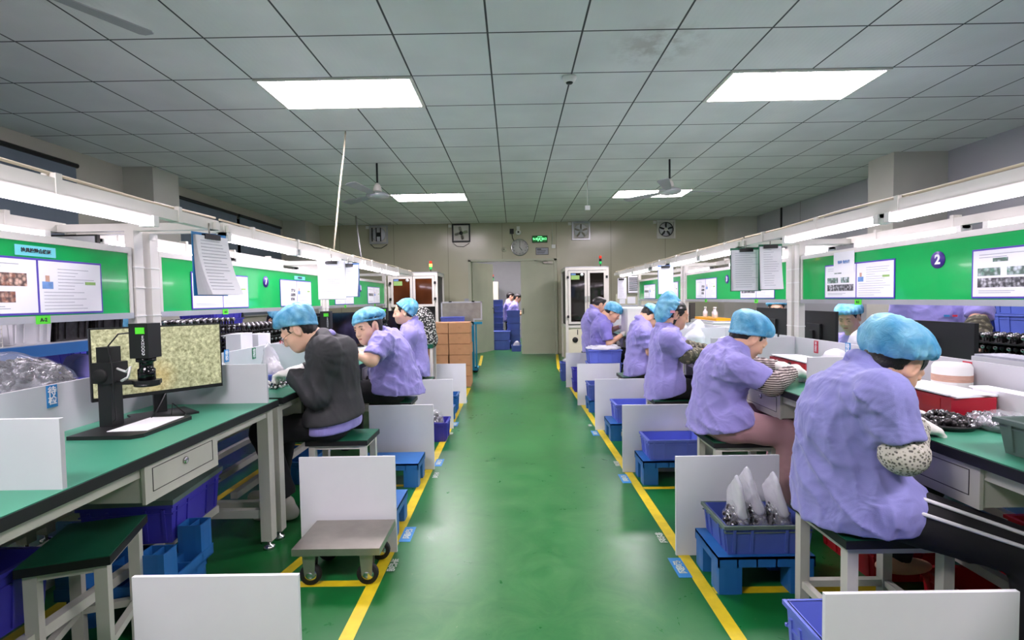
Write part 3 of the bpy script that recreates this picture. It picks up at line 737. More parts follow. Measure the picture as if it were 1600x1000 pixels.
for i, (y0, y1) in enumerate(((.16, 2.56), (2.6, 5.0), (5.02, 7.42))):
    L = y1-y0; lab = ('left workbench holding the microscope', 'left workbench where the woman in the black jacket sits', 'farthest left workbench, before the glass machine')[i]
    b = bench(L, .645, 'green topped '+lab, ((-.72, .45) if i else (.49,))); b.location = (-1.5225, (y0+y1)/2, 0)
    c = dup(b, (-2.2175, (y0+y1)/2, 0), PI, ('green topped workbench backing onto the microscope bench, behind the left boards', 'green topped workbench behind the left board marked 7', 'far green topped workbench backing the last left bench')[i])
for i, (y0, y1) in enumerate(((.9, 3.80), (3.83, 6.28), (6.31, 8.6))):
    L = y1-y0; lab = ('right workbench in front of the nearest seated man', 'right workbench in the middle of the row', 'farthest right workbench by the far machine')[i]
    c = (y0+y1)/2; b = bench(L, .705, 'green topped '+lab, (c-2.87, c-1.72) if i == 0 else (.72, -.45)); b.location = (1.7225, c, 0); b.rotation_euler[2] = PI
    dup(b, (2.4775, c, 0), 0, ('green topped workbench behind the nearest right board', 'green topped workbench behind the middle right board', 'far green topped workbench backing the last right bench')[i])
# right near bench piece that runs on toward the camera
b = bench(2.4, .705, 'green topped right workbench beside the camera position', (.6,)); b.location = (1.7225, -.32, 0); b.rotation_euler[2] = PI

# ================================================================ OVERHEAD GANTRIES, DISPLAY BOARDS, LAMPS
def gantry(bx, y0, y1, label, s):
    t = thing('overhead_lamp_frame', label, 'lamp frame', (bx, (y0+y1)/2, 0), 0, 'white steel frames over the workbenches'); h = (y1-y0)/2
    for y in (-h+.035, h-.035):
        MB().box(-.022, .022, y-.03, y+.03, 0, 1.6).build('post', 'frame_white', t, bev=.003)
        MB().box(-.42, .42, y-.018, y+.018, 1.6, 1.636).build('cross_arm', 'frame_white', t, bev=.003)
        for z in (1.0, 1.18, 1.32, 1.42): MB().box(-.025, .025, y-.033, y+.033, z, z+.006).build('cable_tie', 'plastic_white', t)
    for x in (.385*s, -.38*s):
        MB().box(x-.02, x+.02, -h, h, 1.6, 1.648).build('lamp_rail', 'frame_white', t, bev=.003)
        for k in range(4): y = -h+.3+k*(2*h-.6)/3; MB().box(x-.024, x+.024, y-.012, y+.012, 1.596, 1.665).build('rail_clip', 'frame_white', t)
    MB().tube([(.385*s, -h, 1.662), (.385*s, -h*.4, 1.659), (.385*s, .1, 1.668), (.385*s, h*.6, 1.658), (.385*s, h, 1.664)], .006, 6).build('cable', 'cord_white', t)
def board(bx, y0, y1, s, label, num=None, ny=None):
    fx = .016*s; t = thing('display_board', label, 'display board', (bx, (y0+y1)/2, 0), 0, 'green display boards above the workbenches'); h = (y1-y0)/2; yc = (y0+y1)/2
    MB().box(min(-.004*s, .01*s), max(-.004*s, .01*s), -h, h, 1.2, 1.487).build('green_panel', 'green_board', t); MB().box(min(-.0045*s, -.01*s), max(-.0045*s, -.01*s), -h, h, 1.2, 1.487).build('added_white_backing', 'frame_white', t)  # white backing added to keep green bounce light off faces behind the board
    MB().box(-.017, .017, -h, h, 1.487, 1.516).build('top_rail', 'frame_white', t, bev=.003); MB().box(-.017, .017, -h, h, 1.172, 1.2).build('bottom_rail', 'aluminium', t, bev=.003)
    MB().box(-.016, .016, -h, -h+.02, 1.2, 1.487).build('end_strip', 'frame_white', t); MB().box(-.016, .016, h-.02, h, 1.2, 1.487).build('end_strip', 'frame_white', t)
    if num:
        d = MB().lathe([(.042, 0), (.042, .003)], 32, (0, 0, 0), Matrix.Translation((.0105*s, ny-yc, 1.395)) @ Matrix.Rotation(PI/2*s, 4, 'Y')).build('number_disc', 'disc_purple', t)
        text(num, .065, 'text_white', t, (.0145*s, ny-yc, 1.395), (PI/2, 0, PI/2*s), 'number', .0022)
    return t
XAX = {1: (PI/2, 0, PI/2), -1: (PI/2, 0, -PI/2)}
def posters(bx, s, y0, y1, kind, label, z0=1.205, z1=1.425):
    """pair of sheets in a blue bordered holder on a board; s=+1 faces +X"""
    yc = (y0+y1)/2; h = (y1-y0)/2; zc = (z0+z1)/2; t = thing('document_holder', label, 'document', (bx+.011*s, yc, zc), 0 if s > 0 else PI, 'blue bordered documents on the green boards'); v = (z1-z0)/2
    MB().box(0, .003, -h, h, -v, v).build('blue_border', 'purple_border', t)
    for q in (-1, 1):
        a, b = (-h+.008, -.005) if q < 0 else (.005, h-.008)
        sh = MB().box(.003, .0042, a, b, -v+.008, v-.008).build('sheet', 'paper', t)
        wd = b-a; lines = MB(); first = (q < 0) == (kind[0] == 'f' or True)
        x1_ = .0042; x2_ = .0050
        def rc(u0, u1, w0, w1, mb): mb.box(x1_, x2_, a+wd*u0, a+wd*u1, -v+.008+(2*v-.016)*w0, -v+.008+(2*v-.016)*w1)
        left = (q < 0)
        if left:
            ph = MB()
            if kind == 'brown': rc(.0, .86, .5, .74, ph); rc(.0, .7, .2, .4, ph)
            elif kind == 'green': rc(.08, .94, .2, .4, ph)
            else: rc(.1, .9, .45, .62, ph)
            if kind == 'col': 
                ph = MB(); rc(.62, .9, .55, .68, ph); rc(.6, .9, .37, .5, ph); rc(.6, .85, .2, .32, ph)
            ph.build('picture', {'brown': 'photo_brown', 'green': 'photo_grey'}.get(kind, 'photo_grey'), sh)
            if kind == 'green': ph = MB(); rc(.08, .44, .45, .62, ph); rc(.54, .8, .45, .62, ph); rc(.32, .55, .74, .82, ph); ph.build('picture', 'photo_green', sh)
            for w0 in (.08, .12, .9, .84): rc(.1, random.uniform(.5, .9), w0, w0+.012, lines)
        else:
            ph = MB(); rc(.04, .2, .46, .6, ph); ph.build('picture', 'print_blue', sh)
            ph = MB(); rc(.09, .15, .6, .72, ph); ph.build('portrait', 'print_skin', sh)
            ph = MB(); rc(.72, .9, .56, .62, ph); ph.build('picture', 'print_green', sh)
            for k in range(13): w0 = .06+k*.066; rc(.28 if w0 > .45 else .06, random.uniform(.5, .95), w0, w0+.01, lines)
        lines.build('printed_lines', 'print_grey', sh)
def small(nm, bx, s, y0, y1, z0, z1, m, label, cat, txt=None, ts=.02, tm='text_black', g=None):
    t = thing(nm, label, cat, (bx, (y0+y1)/2, (z0+z1)/2), 0, g); h = (y1-y0)/2; v = (z1-z0)/2
    MB().box(min(0, .002*s), max(0, .002*s), -h, h, -v, v).build('card', m, t)
    if txt: text(txt, ts, tm, t, (.003*s, 0, 0), XAX[s], 'printed_text', .0006, .95)
    return t
for i, (y0, y1, num, ny) in enumerate(((.16, 2.56, '6', 1.2), (2.6, 5.0, '7', 3.83), (5.02, 7.42, '8', 6.2))):
    gantry(BL, y0, y1, ('white lamp frame over the microscope bench', 'white lamp frame over the left bench of the woman in black', 'white lamp frame over the farthest left bench')[i], 1)
    board(BL, y0+.075, y1-.075, 1, 'green display board %s' % ('over the microscope, nearest on the left', 'numbered 7 on the left', 'farthest on the left, partly behind hanging papers')[i], num, ny)
for i, (y0, y1, num, ny) in enumerate(((1.37, 3.80, '2', 2.53), (3.83, 6.28, '3', 5.02), (6.31, 8.6, None, None))):
    gantry(BR, y0, y1, ('white lamp frame over the nearest right bench', 'white lamp frame over the middle right bench', 'white lamp frame over the farthest right bench')[i], -1)
    board(BR, y0+.075, y1-.075, -1, 'green display board %s' % ('numbered 2, nearest on the right', 'numbered 3 in the middle of the right row', 'farthest on the right, without a number')[i], num, ny)
posters(BL, 1, 1.68, 2.3, 'brown', 'pair of sheets with brown photos on the nearest left board')
posters(BL, 1, 2.94, 3.57, 'grey', 'pair of sheets behind the hanging clipboard, left of the 7')
posters(BL, 1, 4.06, 4.68, 'col', 'pair of sheets just right of the 7 on the left board')
posters(BL, 1, 5.3, 5.92, 'grey', 'pair of sheets half hidden by the bright hanging papers on the left')
posters(BL, 1, 6.49, 7.07, 'grey', 'farthest pair of sheets on the left boards')
posters(BR, -1, 1.72, 2.34, 'green', 'pair of sheets at the right edge of the frame, right of the 2')
posters(BR, -1, 2.81, 3.44, 'green', 'pair of sheets left of the 2, on the nearest right board')
posters(BR, -1, 4.1, 4.72, 'green', 'pair of sheets right of the 3, below two hanging clipboards')
posters(BR, -1, 5.27, 5.87, 'col', 'pair of sheets left of the 3, on the middle right board')
posters(BR, -1, 6.5, 7.05, 'grey', 'pair of sheets on the farthest right board, nearer of its two')
posters(BR, -1, 7.55, 8.2, 'grey', 'pair of sheets at the far end of the farthest right board')
small('paper_notice', BL+.012, 1, 1.905, 2.075, 1.432, 1.472, 'paper_cyan', 'cyan paper strip above the brown photo sheets', 'notice', '检具校验合格证', .018)
small('paper_notice', BL+.012, 1, 4.33, 4.55, 1.432, 1.462, 'paper_cyan', 'cyan paper strip above the sheets right of the 7', 'notice', '作业指导书', .018)
t = small('paper_notice', BR-.016, -1, 3.14, 3.34, 1.37, 1.5, 'paper', 'white sheet clipped above the documents left of the 2', 'notice', '待检 待处理', .022, 'print_blue')
for (bx, s, y, tx, lb) in ((BL, 1, 2.0, 'A-2', 'nearest left board'), (BL, 1, 3.27, 'A-3', 'second left board, left one'), (BL, 1, 4.4, 'A-4', 'second left board, right one'), (BL, 1, 5.6, 'A-5', 'far left board, nearer sticker'), (BL, 1, 6.8, 'A-6', 'far left board, farther sticker'),
    (BR, -1, 3.1, 'B-2', 'nearest right board'), (BR, -1, 4.4, 'B-3', 'middle right board, nearer one'), (BR, -1, 5.55, 'B-4', 'middle right board, farther sticker'), (BR, -1, 7.0, 'B-5', 'farthest right board')):
    small('shelf_sticker', bx+.0175*s, s, y-.03, y+.03, 1.168, 1.2, 'sticker_green', 'bright green sticker on the bottom rail of the '+lb, 'sticker', tx, .02, 'text_black', 'green stickers on the board rails')
def tube_lamp(x, y0, y1, label):
    t = thing('tube_lamp', label, 'tube lamp', (x, (y0+y1)/2, 1.6), 0, 'bright tube lamps under the lamp rails'); h = (y1-y0)/2
    MB().box(-.022, .022, -h, h, -.018, -.0005).build('housing', 'frame_white', t)
    n = 8; pf = [(.03*math.cos(PI*k/n+PI), .026*math.sin(PI*k/n+PI)-.018) for k in range(n+1)]
    mb = MB(); vs = [(x_, -h+.03, z_) for x_, z_ in pf]+[(x_, h-.03, z_) for x_, z_ in pf]; m_ = n+1
    mb.add(vs, [(k, k+1, m_+k+1, m_+k) for k in range(n)]+[(0, m_, 2*m_-1, m_-1)]+[tuple(reversed(range(m_))), tuple(range(m_, 2*m_))], False); mb.build('diffuser', 'tube_light', t)
    MB().box(-.031, .031, -h, -h+.03, -.044, -.0005).build('end_cap', 'plastic_white', t); MB().box(-.031, .031, h-.03, h, -.044, -.0005).build('end_cap', 'plastic_white', t)
for x, l in ((-1.485, ((.3, 1.14), (1.25, 2.11), (2.62, 3.46), (3.5, 4.34), (4.8, 5.64), (5.68, 6.52))), (-2.25, ((1.6, 2.46), (2.78, 3.62), (4.1, 4.94), (5.3, 6.14), (6.3, 7.14))),
             (1.715, ((1.48, 2.34), (2.38, 3.22), (3.9, 4.66), (4.7, 5.54), (5.7, 6.24), (6.4, 7.24), (7.3, 8.14))), (2.48, ((1.83, 2.69), (2.82, 3.7), (4.0, 4.84), (5.0, 5.84), (6.4, 7.24)))):
    for k, (a, b) in enumerate(l):
        tube_lamp(x, a, b, 'lit tube lamp %s of the %s rail on the %s' % (('nearest the camera', 'second', 'third', 'fourth', 'fifth', 'sixth', 'seventh')[k], 'aisle side' if abs(x) < 2 else 'rear', 'left' if x < 0 else 'right'))

# ================================================================ WHITE SCREENS
def plate(w_, h_, th, label, loc, m='board_white', rz=0, name='screen_board', cat='screen board', g=None, feet=False):
    t = thing(name, label, cat, loc, rz, g); MB().box(-w_/2, w_/2, -th/2, th/2, 0, h_).build('panel', m, t, bev=min(th*.3, .004), seg=2)
    return t
G = 'white screen boards standing on the floor beside the aisle'
for k, (x, y, h_) in enumerate(((-.855, 1.41, .47), (-.83, 2.47, .478), (-.835, 3.69, .478), (-.835, 4.87, .478), (-.82, 6.05, .478))):
    plate(.47, h_, .012, 'white floor screen board left of the aisle, %s' % ('nearest the camera', 'the one behind the steel trolley', 'behind the stool of the woman in black', 'fourth from the camera', 'farthest')[k], (x, y, 0), g=G)
for k, (x, y) in enumerate(((1.02, 1.27), (1.0, 2.40), (.995, 3.57), (.985, 4.73), (.96, 5.85), (.95, 7.05))):
    plate(.49, .478, .012, 'white floor screen board right of the aisle, %s' % ('nearest the camera', 'the one behind the bagged parts', 'the one behind the pale blue crate', 'fourth from the camera', 'fifth from the camera', 'farthest')[k], (x, y, 0), g=G)
G2 = 'white desk dividers across the benches'
for k, y in enumerate((1.34, 2.47, 3.68, 4.86, 6.05)):
    plate(.55, .19, .014, 'low white desk divider across the left bench, %s' % ('nearest the camera', 'behind the monitor', 'between the second and third seats', 'fourth from the camera', 'farthest')[k], (-1.482, y, .75), 'divider', name='desk_divider', cat='desk divider', g=G2)
for k, y in enumerate((1.27, 2.40, 3.58, 4.76, 5.94, 7.1)):
    plate(.585, .19, .014, 'low white desk divider across the right bench, %s' % ('nearest the camera', 'behind the nearest man', 'beside the man in pink trousers', 'beside the woman with the large cap', 'fifth from the camera', 'farthest')[k], (1.67, y, .75), 'divider', name='desk_divider', cat='desk divider', g=G2)
G3 = 'long white dividers along the benches'
def longdiv(x, y0, y1, label): return plate(y1-y0, .19, .012, label, (x, (y0+y1)/2, .75), 'divider', PI/2, 'long_divider', 'desk divider', G3)
for k, (a, b) in enumerate(((.3, 2.56), (2.6, 4.99), (5.03, 7.4))): longdiv(-1.765, a, b, 'long low divider along the left bench, %s' % ('behind the microscope', 'behind the woman in black', 'farthest')[k])
for k, (a, b) in enumerate(((-.9, 1.34), (1.38, 3.79), (3.84, 6.27), (6.32, 8.58))): longdiv(1.97, a, b, 'long low divider along the right bench, %s' % ('beside the camera', 'behind the nearest man', 'behind the woman with the large cap', 'farthest')[k])
def sticker(px, py, X, s, w_, h_, m, txt, label, vertical=True):
    d = A(px, py, 1)-Vector((0, 0, CAM_H)); k = X/d.x; p = Vector((0, 0, CAM_H))+d*k
    small('status_label', X+.007*s, s, p.y-w_/2, p.y+w_/2, p.z-h_/2, p.z+h_/2, m, label, 'label', '\n'.join(txt), h_/len(txt)*.86, 'text_white', 'coloured status labels on the long dividers')
sticker(78, 619, -1.765, 1, .045, .085, 'label_blue', '待检', 'blue status label on the left divider, nearest the camera')
sticker(352, 556, -1.765, 1, .05, .075, 'label_blue', '待检', 'small blue status label right of the microscope monitor')
sticker(395, 552, -1.765, 1, .045, .075, 'label_green', '合格', 'green status label on the left divider, beside the woman in black')
sticker(438, 536, -1.765, 1, .045, .04, 'label_red', '不', 'small red status label at the top of the left divider')
sticker(1514, 580, 1.97, -1, .045, .085, 'label_red', '不合格', 'red status label on the right divider beside the red file box')
sticker(1327, 546, 1.97, -1, .045, .08, 'label_blue', '待检', 'blue status label on the right divider, behind the nearest man')
sticker(1277, 542, 1.97, -1, .045, .08, 'label_red', '不合格', 'red status label on the right divider near the posts')
# ================================================================ CRATES, PALLETS, STOOLS, TROLLEYS
def crate(label, w_, d, h, m, loc, rz=0, g=None, cat='crate', name='plastic_crate', rim=None, lab=None, lid=None, handle=True):
    t = thing(name, label, cat, loc, rz, g); a, b = w_/2, d/2; k = .93; mb = MB(); th = .008
    def ring(f, z): return [Vector((x*a*f, y*b*f, z)) for x, y in ((-1, -1), (1, -1), (1, 1), (-1, 1))]
    o0, o1 = ring(k, 0), ring(1, h); f1 = (a-th)/a; i1 = ring(f1, h); i0 = ring(k*f1, th)
    mb.add(o0+o1+i1+i0, [(3, 2, 1, 0)]+[(i, (i+1) % 4, 4+(i+1) % 4, 4+i) for i in range(4)]+[(4+i, 4+(i+1) % 4, 8+(i+1) % 4, 8+i) for i in range(4)]+[(8+i, 8+(i+1) % 4, 12+(i+1) % 4, 12+i) for i in range(4)]+[(12, 13, 14, 15)])
    rb = mb
    for s in (-1, 1):
        for q in [i/5-1 for i in (1, 3, 7, 9)]+[0]*0:
            x = a*q; rb.add([Vector((x+dx, s*(b*(k+(1-k)*z/h)+dy), z)) for z in (.01, h*.86) for dx, dy in ((-.006, -.002), (.006, -.002), (.006, .006), (-.006, .006))], [(0, 1, 2, 3), (4, 7, 6, 5), (0, 4, 5, 1), (1, 5, 6, 2), (2, 6, 7, 3), (3, 7, 4, 0)])
            y = b*q; rb.add([Vector((s*(a*(k+(1-k)*z/h)+dy), y+dx, z)) for z in (.01, h*.86) for dx, dy in ((-.006, -.002), (.006, -.002), (.006, .006), (-.006, .006))], [(0, 1, 2, 3), (4, 7, 6, 5), (0, 4, 5, 1), (1, 5, 6, 2), (2, 6, 7, 3), (3, 7, 4, 0)])
    rb.build('body', m, t)
    r = MB(); e = .009
    r.box(-a-e, a+e, -b-e, -b+.004, h-.014, h); r.box(-a-e, a+e, b-.004, b+e, h-.014, h); r.box(-a-e, -a+.004, -b+.004, b-.004, h-.014, h); r.box(a-.004, a+e, -b+.004, b-.004, h-.014, h)
    for s in (-1, 1): r.box(-a-.004, a+.004, s*(b*.985)-.004, s*(b*.985)+.004, h*.74, h*.77); r.box(s*a*.985-.004, s*a*.985+.004, -b, b, h*.74, h*.77)
    r.build('rim', rim or m, t, bev=.002)
    if lid: MB().box(-a-.012, a+.012, -b-.012, b+.012, h, h+.02).build('lid', lid, t, bev=.004)
    if lab:
        l = MB().box(-.04, .04, -b*.975-.006, -b*.975-.002, h*.25, h*.62).build('paper_label', lab[1], t)
        if lab[0]: text(lab[0], .02, 'text_black', l, (0, -b*.975-.0075, h*.43), (PI/2, 0, 0), 'label_lettering')
    return t
def pallet(label, w_, d, h, loc, rz=0, g='small blue plastic pallets', flip=False):
    t = thing('plastic_pallet', label, 'pallet', loc, rz, g); mb = MB(); z0, z1 = (h-.045, h) if not flip else (0, .045)
    mb.box(-w_/2, w_/2, -d/2, d/2, z1-.012 if not flip else z0, z1 if not flip else z0+.008)
    n, m_ = 5, 4; th = .006
    for i in range(n+1): x = -w_/2+w_*i/n; x = min(max(x, -w_/2+th/2), w_/2-th/2); mb.box(x-th/2, x+th/2, -d/2, d/2, z0, z1-.0002)
    for i in range(m_+1): y = -d/2+d*i/m_; y = min(max(y, -d/2+th/2), d/2-th/2); mb.box(-w_/2, w_/2, y-th/2, y+th/2, z0, z1-.0001)
    mb.build('deck', 'pallet_blue', t)
    fz0, fz1 = (0, h-.03) if not flip else (.03, h)
    for sx in (-1, 1):
        for sy in (-1, 1):
            cx, cy = sx*(w_/2-.052), sy*(d/2-.045); f = MB(); R_ = .05; S_ = .043; pts = []
            for k in range(16): a = 2*PI*k/16; pts.append((cx+R_*max(-1, min(1, 1.35*math.cos(a))), cy+S_*max(-1, min(1, 1.35*math.sin(a)))))
            inn = [(cx+(x-cx)*.88, cy+(y-cy)*.88) for x, y in pts]; N = 16
            vs = [Vector((x, y, fz0)) for x, y in pts]+[Vector((x, y, fz1)) for x, y in pts]+[Vector((x, y, fz1)) for x, y in inn]+[Vector((x, y, fz0+.01)) for x, y in inn]
            if not flip: f.prism(pts, fz0, fz1)
            else:
                f.add(vs, [tuple(reversed(range(N)))]+[(i, (i+1) % N, N+(i+1) % N, N+i) for i in range(N)]+[(N+i, N+(i+1) % N, 2*N+(i+1) % N, 2*N+i) for i in range(N)]+[(2*N+i, 2*N+(i+1) % N, 3*N+(i+1) % N, 3*N+i) for i in range(N)]+[tuple(range(3*N, 4*N))])
                f.box(cx-.003, cx+.003, cy-S_*.9, cy+S_*.9, fz0+.01, fz1-.004)
            f.build('foot', 'pallet_blue', t)
    return t
def stool(label, loc, rz=0, w_=.36, d=.27, h=.45):
    t = thing('stool', label, 'stool', loc, rz, 'green topped steel stools')
    MB().box(-w_/2, w_/2, -d/2, d/2, h-.003, h).build('seat', 'stool_green', t); MB().box(-w_/2-.002, w_/2+.002, -d/2-.002, d/2+.002, h-.03, h-.0032).build('seat_edge', 'black', t, bev=.003)
    a, b = w_/2-.03, d/2-.03
    for x in (-a, a):
        for y in (-b, b): MB().box(x-.0175, x+.0175, y-.0175, y+.0175, 0, h-.03).build('leg', 'bench_paint', t, bev=.002)
    for z in (.13, h-.055):
        for s in (-1, 1): MB().box(-a+.0176, a-.0176, s*b-.012, s*b+.012, z, z+.025).build('stretcher', 'bench_paint', t); MB().box(s*a-.012, s*a+.012, -b+.0176, b-.0176, z, z+.025).build('stretcher', 'bench_paint', t)
    return t
def trolley(label, loc, w_=.38, d=.29, rz=0):
    t = thing('trolley', label, 'trolley', loc, rz, 'low steel trolleys'); z = .175
    mb = MB().box(-w_/2, w_/2, -d/2, d/2, z-.004, z); mb.box(-w_/2, w_/2, -d/2, -d/2+.004, z-.03, z-.004); mb.box(-w_/2, w_/2, d/2-.004, d/2, z-.03, z-.004); mb.box(-w_/2, -w_/2+.004, -d/2+.004, d/2-.004, z-.03, z-.004); mb.box(w_/2-.004, w_/2, -d/2+.004, d/2-.004, z-.03, z-.004)
    mb.build('deck', 'steel', t, bev=.0015)
    for sx in (-1, 1):
        for sy in (-1, 1):
            x, y = sx*(w_/2-.065), sy*(d/2-.04)
            c = MB(); c.box(x-.035, x+.035, y-.03, y+.03, z-.036, z-.0302)
            for q in (-1, 1): c.prism([(-.022, .0), (.022, 0), (.03, .1), (-.03, .1)], q*.017-.002, q*.017+.002, Matrix.Translation((x, y, .045)) @ Matrix.Rotation(PI/2, 4, 'X'))
            c = c.build('caster_fork', 'steel', t)
            MB().lathe([(.02, -.013), (.044, -.013), (.047, -.008), (.047, .008), (.044, .013), (.02, .013)], 24, (0, 0, 0), Matrix.Translation((x, y, .047)) @ Matrix.Rotation(PI/2, 4, 'X')).build('wheel', 'rubber', c)
            MB().lathe([(.008, -.021), (.03, -.0145), (.03, .0145), (.008, .021)], 20, (0, 0, 0), Matrix.Translation((x, y, .047)) @ Matrix.Rotation(PI/2, 4, 'X')).build('wheel_hub', 'chrome', c)
    return t
trolley('low steel trolley with four casters standing before a white screen board', (-.785, 2.295, 0))
trolley('low steel trolley half hidden behind the third screen board on the right', (1.02, 3.85, 0))

# left stools
stool('green stool at lower left, empty, standing by the microscope bench', (-1.455, 1.69, 0), math.radians(19), .24, .33)
stool('green stool under the woman in the black jacket', (-1.02, 2.99, 0), 0, .35, .26)
stool('green stool under the person looking back at the camera', (-.97, 4.05, 0), 0, .32, .27)
stool('green stool under the woman at the end of the left row', (-1.0, 5.1, 0), 0, .34, .27)
stool('green stool under the nearest man on the right', (1.235, 1.77, 0), 0, .37, .33)
stool('green stool under the man in pink trousers', (1.24, 2.86, 0), 0, .36, .3)
stool('green stool under the woman with the large cap', (1.24, 3.98, 0), 0, .38, .32)
stool('green stool under the person in grey trousers', (1.24, 5.15, 0), 0, .36, .32)
stool('green stool under the gloved worker of the right row', (1.16, 6.62, 0), 0, .34, .3)
stool('green stool at the far end of the right row', (1.16, 7.4, 0), 0, .34, .3)

def bag(label, c, r, m_in='parts_metal', tip=(0, 0, .1), g=None, top=1.0):
    """clear plastic bag with a lump of parts inside and a peaked open top"""
    t = thing('plastic_bag', label, 'plastic bag', c, 0, g); rs = np.random.RandomState(int(abs(c[0]*1000+c[1]*777)) % 9999)
    if m_in:
        pm = MB(); pm.blob((0, 0, r[2]*.42), (r[0]*.78, r[1]*.78, r[2]*.4), 18, 10); nn = int(min(420, max(70, 5200*(r[0]*r[1]+r[1]*r[2]+r[0]*r[2])))); sz = .0125 if max(r) < .15 else .015
        for i in range(nn):
            u = rs.normal(size=3); u /= np.linalg.norm(u); q = (u[0]*r[0]*.84, u[1]*r[1]*.84, r[2]*.44+u[2]*r[2]*.44)
            if q[2] < sz: continue
            pm.cur = int(rs.randint(2)); pm.lathe([(sz*.5, -sz), (sz*.65, -sz*.5), (sz*.65, sz*.1), (sz*.4, sz*.3), (sz*.42, sz)], 7, (0, 0, 0), Matrix.Translation(q) @ Matrix.Rotation(rs.uniform(0, PI), 4, 'Z') @ Matrix.Rotation(rs.uniform(0, PI), 4, 'X'))
        o = pm.build('contents', ['part_dark', 'part_steel'] if m_in == 'part_dark' else ['plastic_white', 'plastic_white'] if m_in == 'plastic_white' else ['part_steel', 'part_dark'], t); o['kind'] = 'stuff'
    E = (V(1, 0, 0), V(0, 1, 0), V(0, 0, 1)); tp = V(*tip)+V(0, 0, r[2]*1.12); R = max(r); S = SDF([V(0, 0, 0), tp], R+.03, max(.005, R*.05))
    S.ell(V(0, 0, r[2]*.42), E, (r[0], r[1], r[2]*.55), .03)
    d = V(0, 1, 0) if r[1] > r[0] else V(1, 0, 0); w2 = max(r[0], r[1])*(.8 if top else .6)
    if top:
        S2 = SDF([V(0, 0, r[2]*.6), tp+V(0, 0, .05)], R+.05, .006)
        for q in np.linspace(-1, 1, 17): S.cap(V(0, 0, r[2]*.5)+d*w2*q*.9, V(0, 0, r[2]*.95)+d*w2*.9*q, w2*.3, w2*.15, .025); S2.cap(V(0, 0, r[2]*.8)+d*w2*q*1.0, tp+d*w2*1.0*q+V(0, 0, .06-abs(q+.4)*r[2]*.38), w2*.24, .005, .014)
        S2.disp(wrinkle(int(abs(c[0]*517+c[1]*331)) % 997, .003, .07)); S2.mesh('bag_top', 'film_thick', t, V(0, 0, 0))
    else: S.ell(V(r[0]*.2, -r[1]*.3, r[2]*.7), E, (r[0]*.6, r[1]*.5, r[2]*.35), .05)
    sd = int(abs(c[0]*917+c[1]*531)) % 997; S.disp(wrinkle(sd, R*.07, R*1.1)); S.disp(wrinkle(sd+1, R*.035, R*.5)); S.cut(V(0, 0, .0008), V(0, 0, -1), .004)
    S.mesh('clear_film', 'film' if m_in and m_in != 'plastic_white' else 'film_thick', t, V(0, 0, 0))
    return t
# right floor, front to back
GC = 'blue crates beside the right side of the aisle'
crate('light blue crate at the bottom edge, behind the nearest right screen board', .5, .24, .3, 'crate_light', (1.07, 1.41, 0), 0, GC)
pallet('blue pallet under the crate with bagged parts', .4, .27, .16, (1.025, 2.2, 0))
crate('blue crate holding three clear bags of dark metal parts', .36, .25, .125, 'crate_blue', (1.04, 2.2, .161), 0, GC, rim='crate_grey')
for k, (x, y, tp) in enumerate(((.95, 2.18, (-.01, 0, .04)), (1.04, 2.22, (-.035, .01, .06)), (1.13, 2.19, (-.03, 0, .05)))):
    bag('clear bag of dark metal parts, %s in the blue crate' % ('leftmost', 'middle one', 'rightmost')[k], (x, y, .172), (.05, .08, .175), 'part_dark', tp, 'bags of parts in the blue crate')
pallet('blue pallet under the empty light blue crate', .42, .24, .16, (1.04, 3.43, 0)); crate('empty light blue crate on a pallet behind the second right screen board', .36, .22, .135, 'crate_light', (1.05, 3.43, .161), 0, GC)
pallet('blue pallet under the small crate behind the third right screen board', .36, .3, .15, (.99, 4.5, 0)); crate('small light blue crate on a pallet behind the third right screen board', .32, .26, .16, 'crate_light', (1.03, 4.5, .151), 0, GC)
pallet('blue pallet behind the fourth right screen board', .36, .3, .13, (.97, 5.6, 0)); crate('grey blue crate on a pallet behind the fourth right screen board', .34, .28, .17, 'crate_blue', (.97, 5.6, .131), 0, GC)
for k in range(4): crate(('violet blue crate at the foot of the stack wrapped in plastic', 'second crate up in the stack wrapped in plastic', 'third crate up in the stack wrapped in plastic', 'violet blue crate on top of the wrapped stack')[k], .38, .28, .154, 'crate_light', (1.06, 6.1, .156*k), 0, GC)
bag('crumpled clear plastic laid over the stack of light blue crates', (1.06, 6.1, .62), (.2, .16, .035), None, (0, 0, 0), None, 0)
for k in range(2): crate('violet crate behind the fifth right screen board, %s of two' % ('lower', 'upper')[k], .32, .25, .15, 'crate_violet', (.93, 6.78, .152*k), 0, GC)
crate('far blue crate under a white bag by the cabinet', .26, .25, .15, 'crate_blue', (.82, 7.7, 0), 0, GC); crate('far dark blue crate just above, under the white bag', .26, .25, .12, 'crate_blue', (.82, 7.7, .151), 0, GC)
bag('white plastic bag on the far crates beside the cabinet', (.82, 7.7, .272), (.1, .1, .06), None, (0, 0, 0), None, 0)
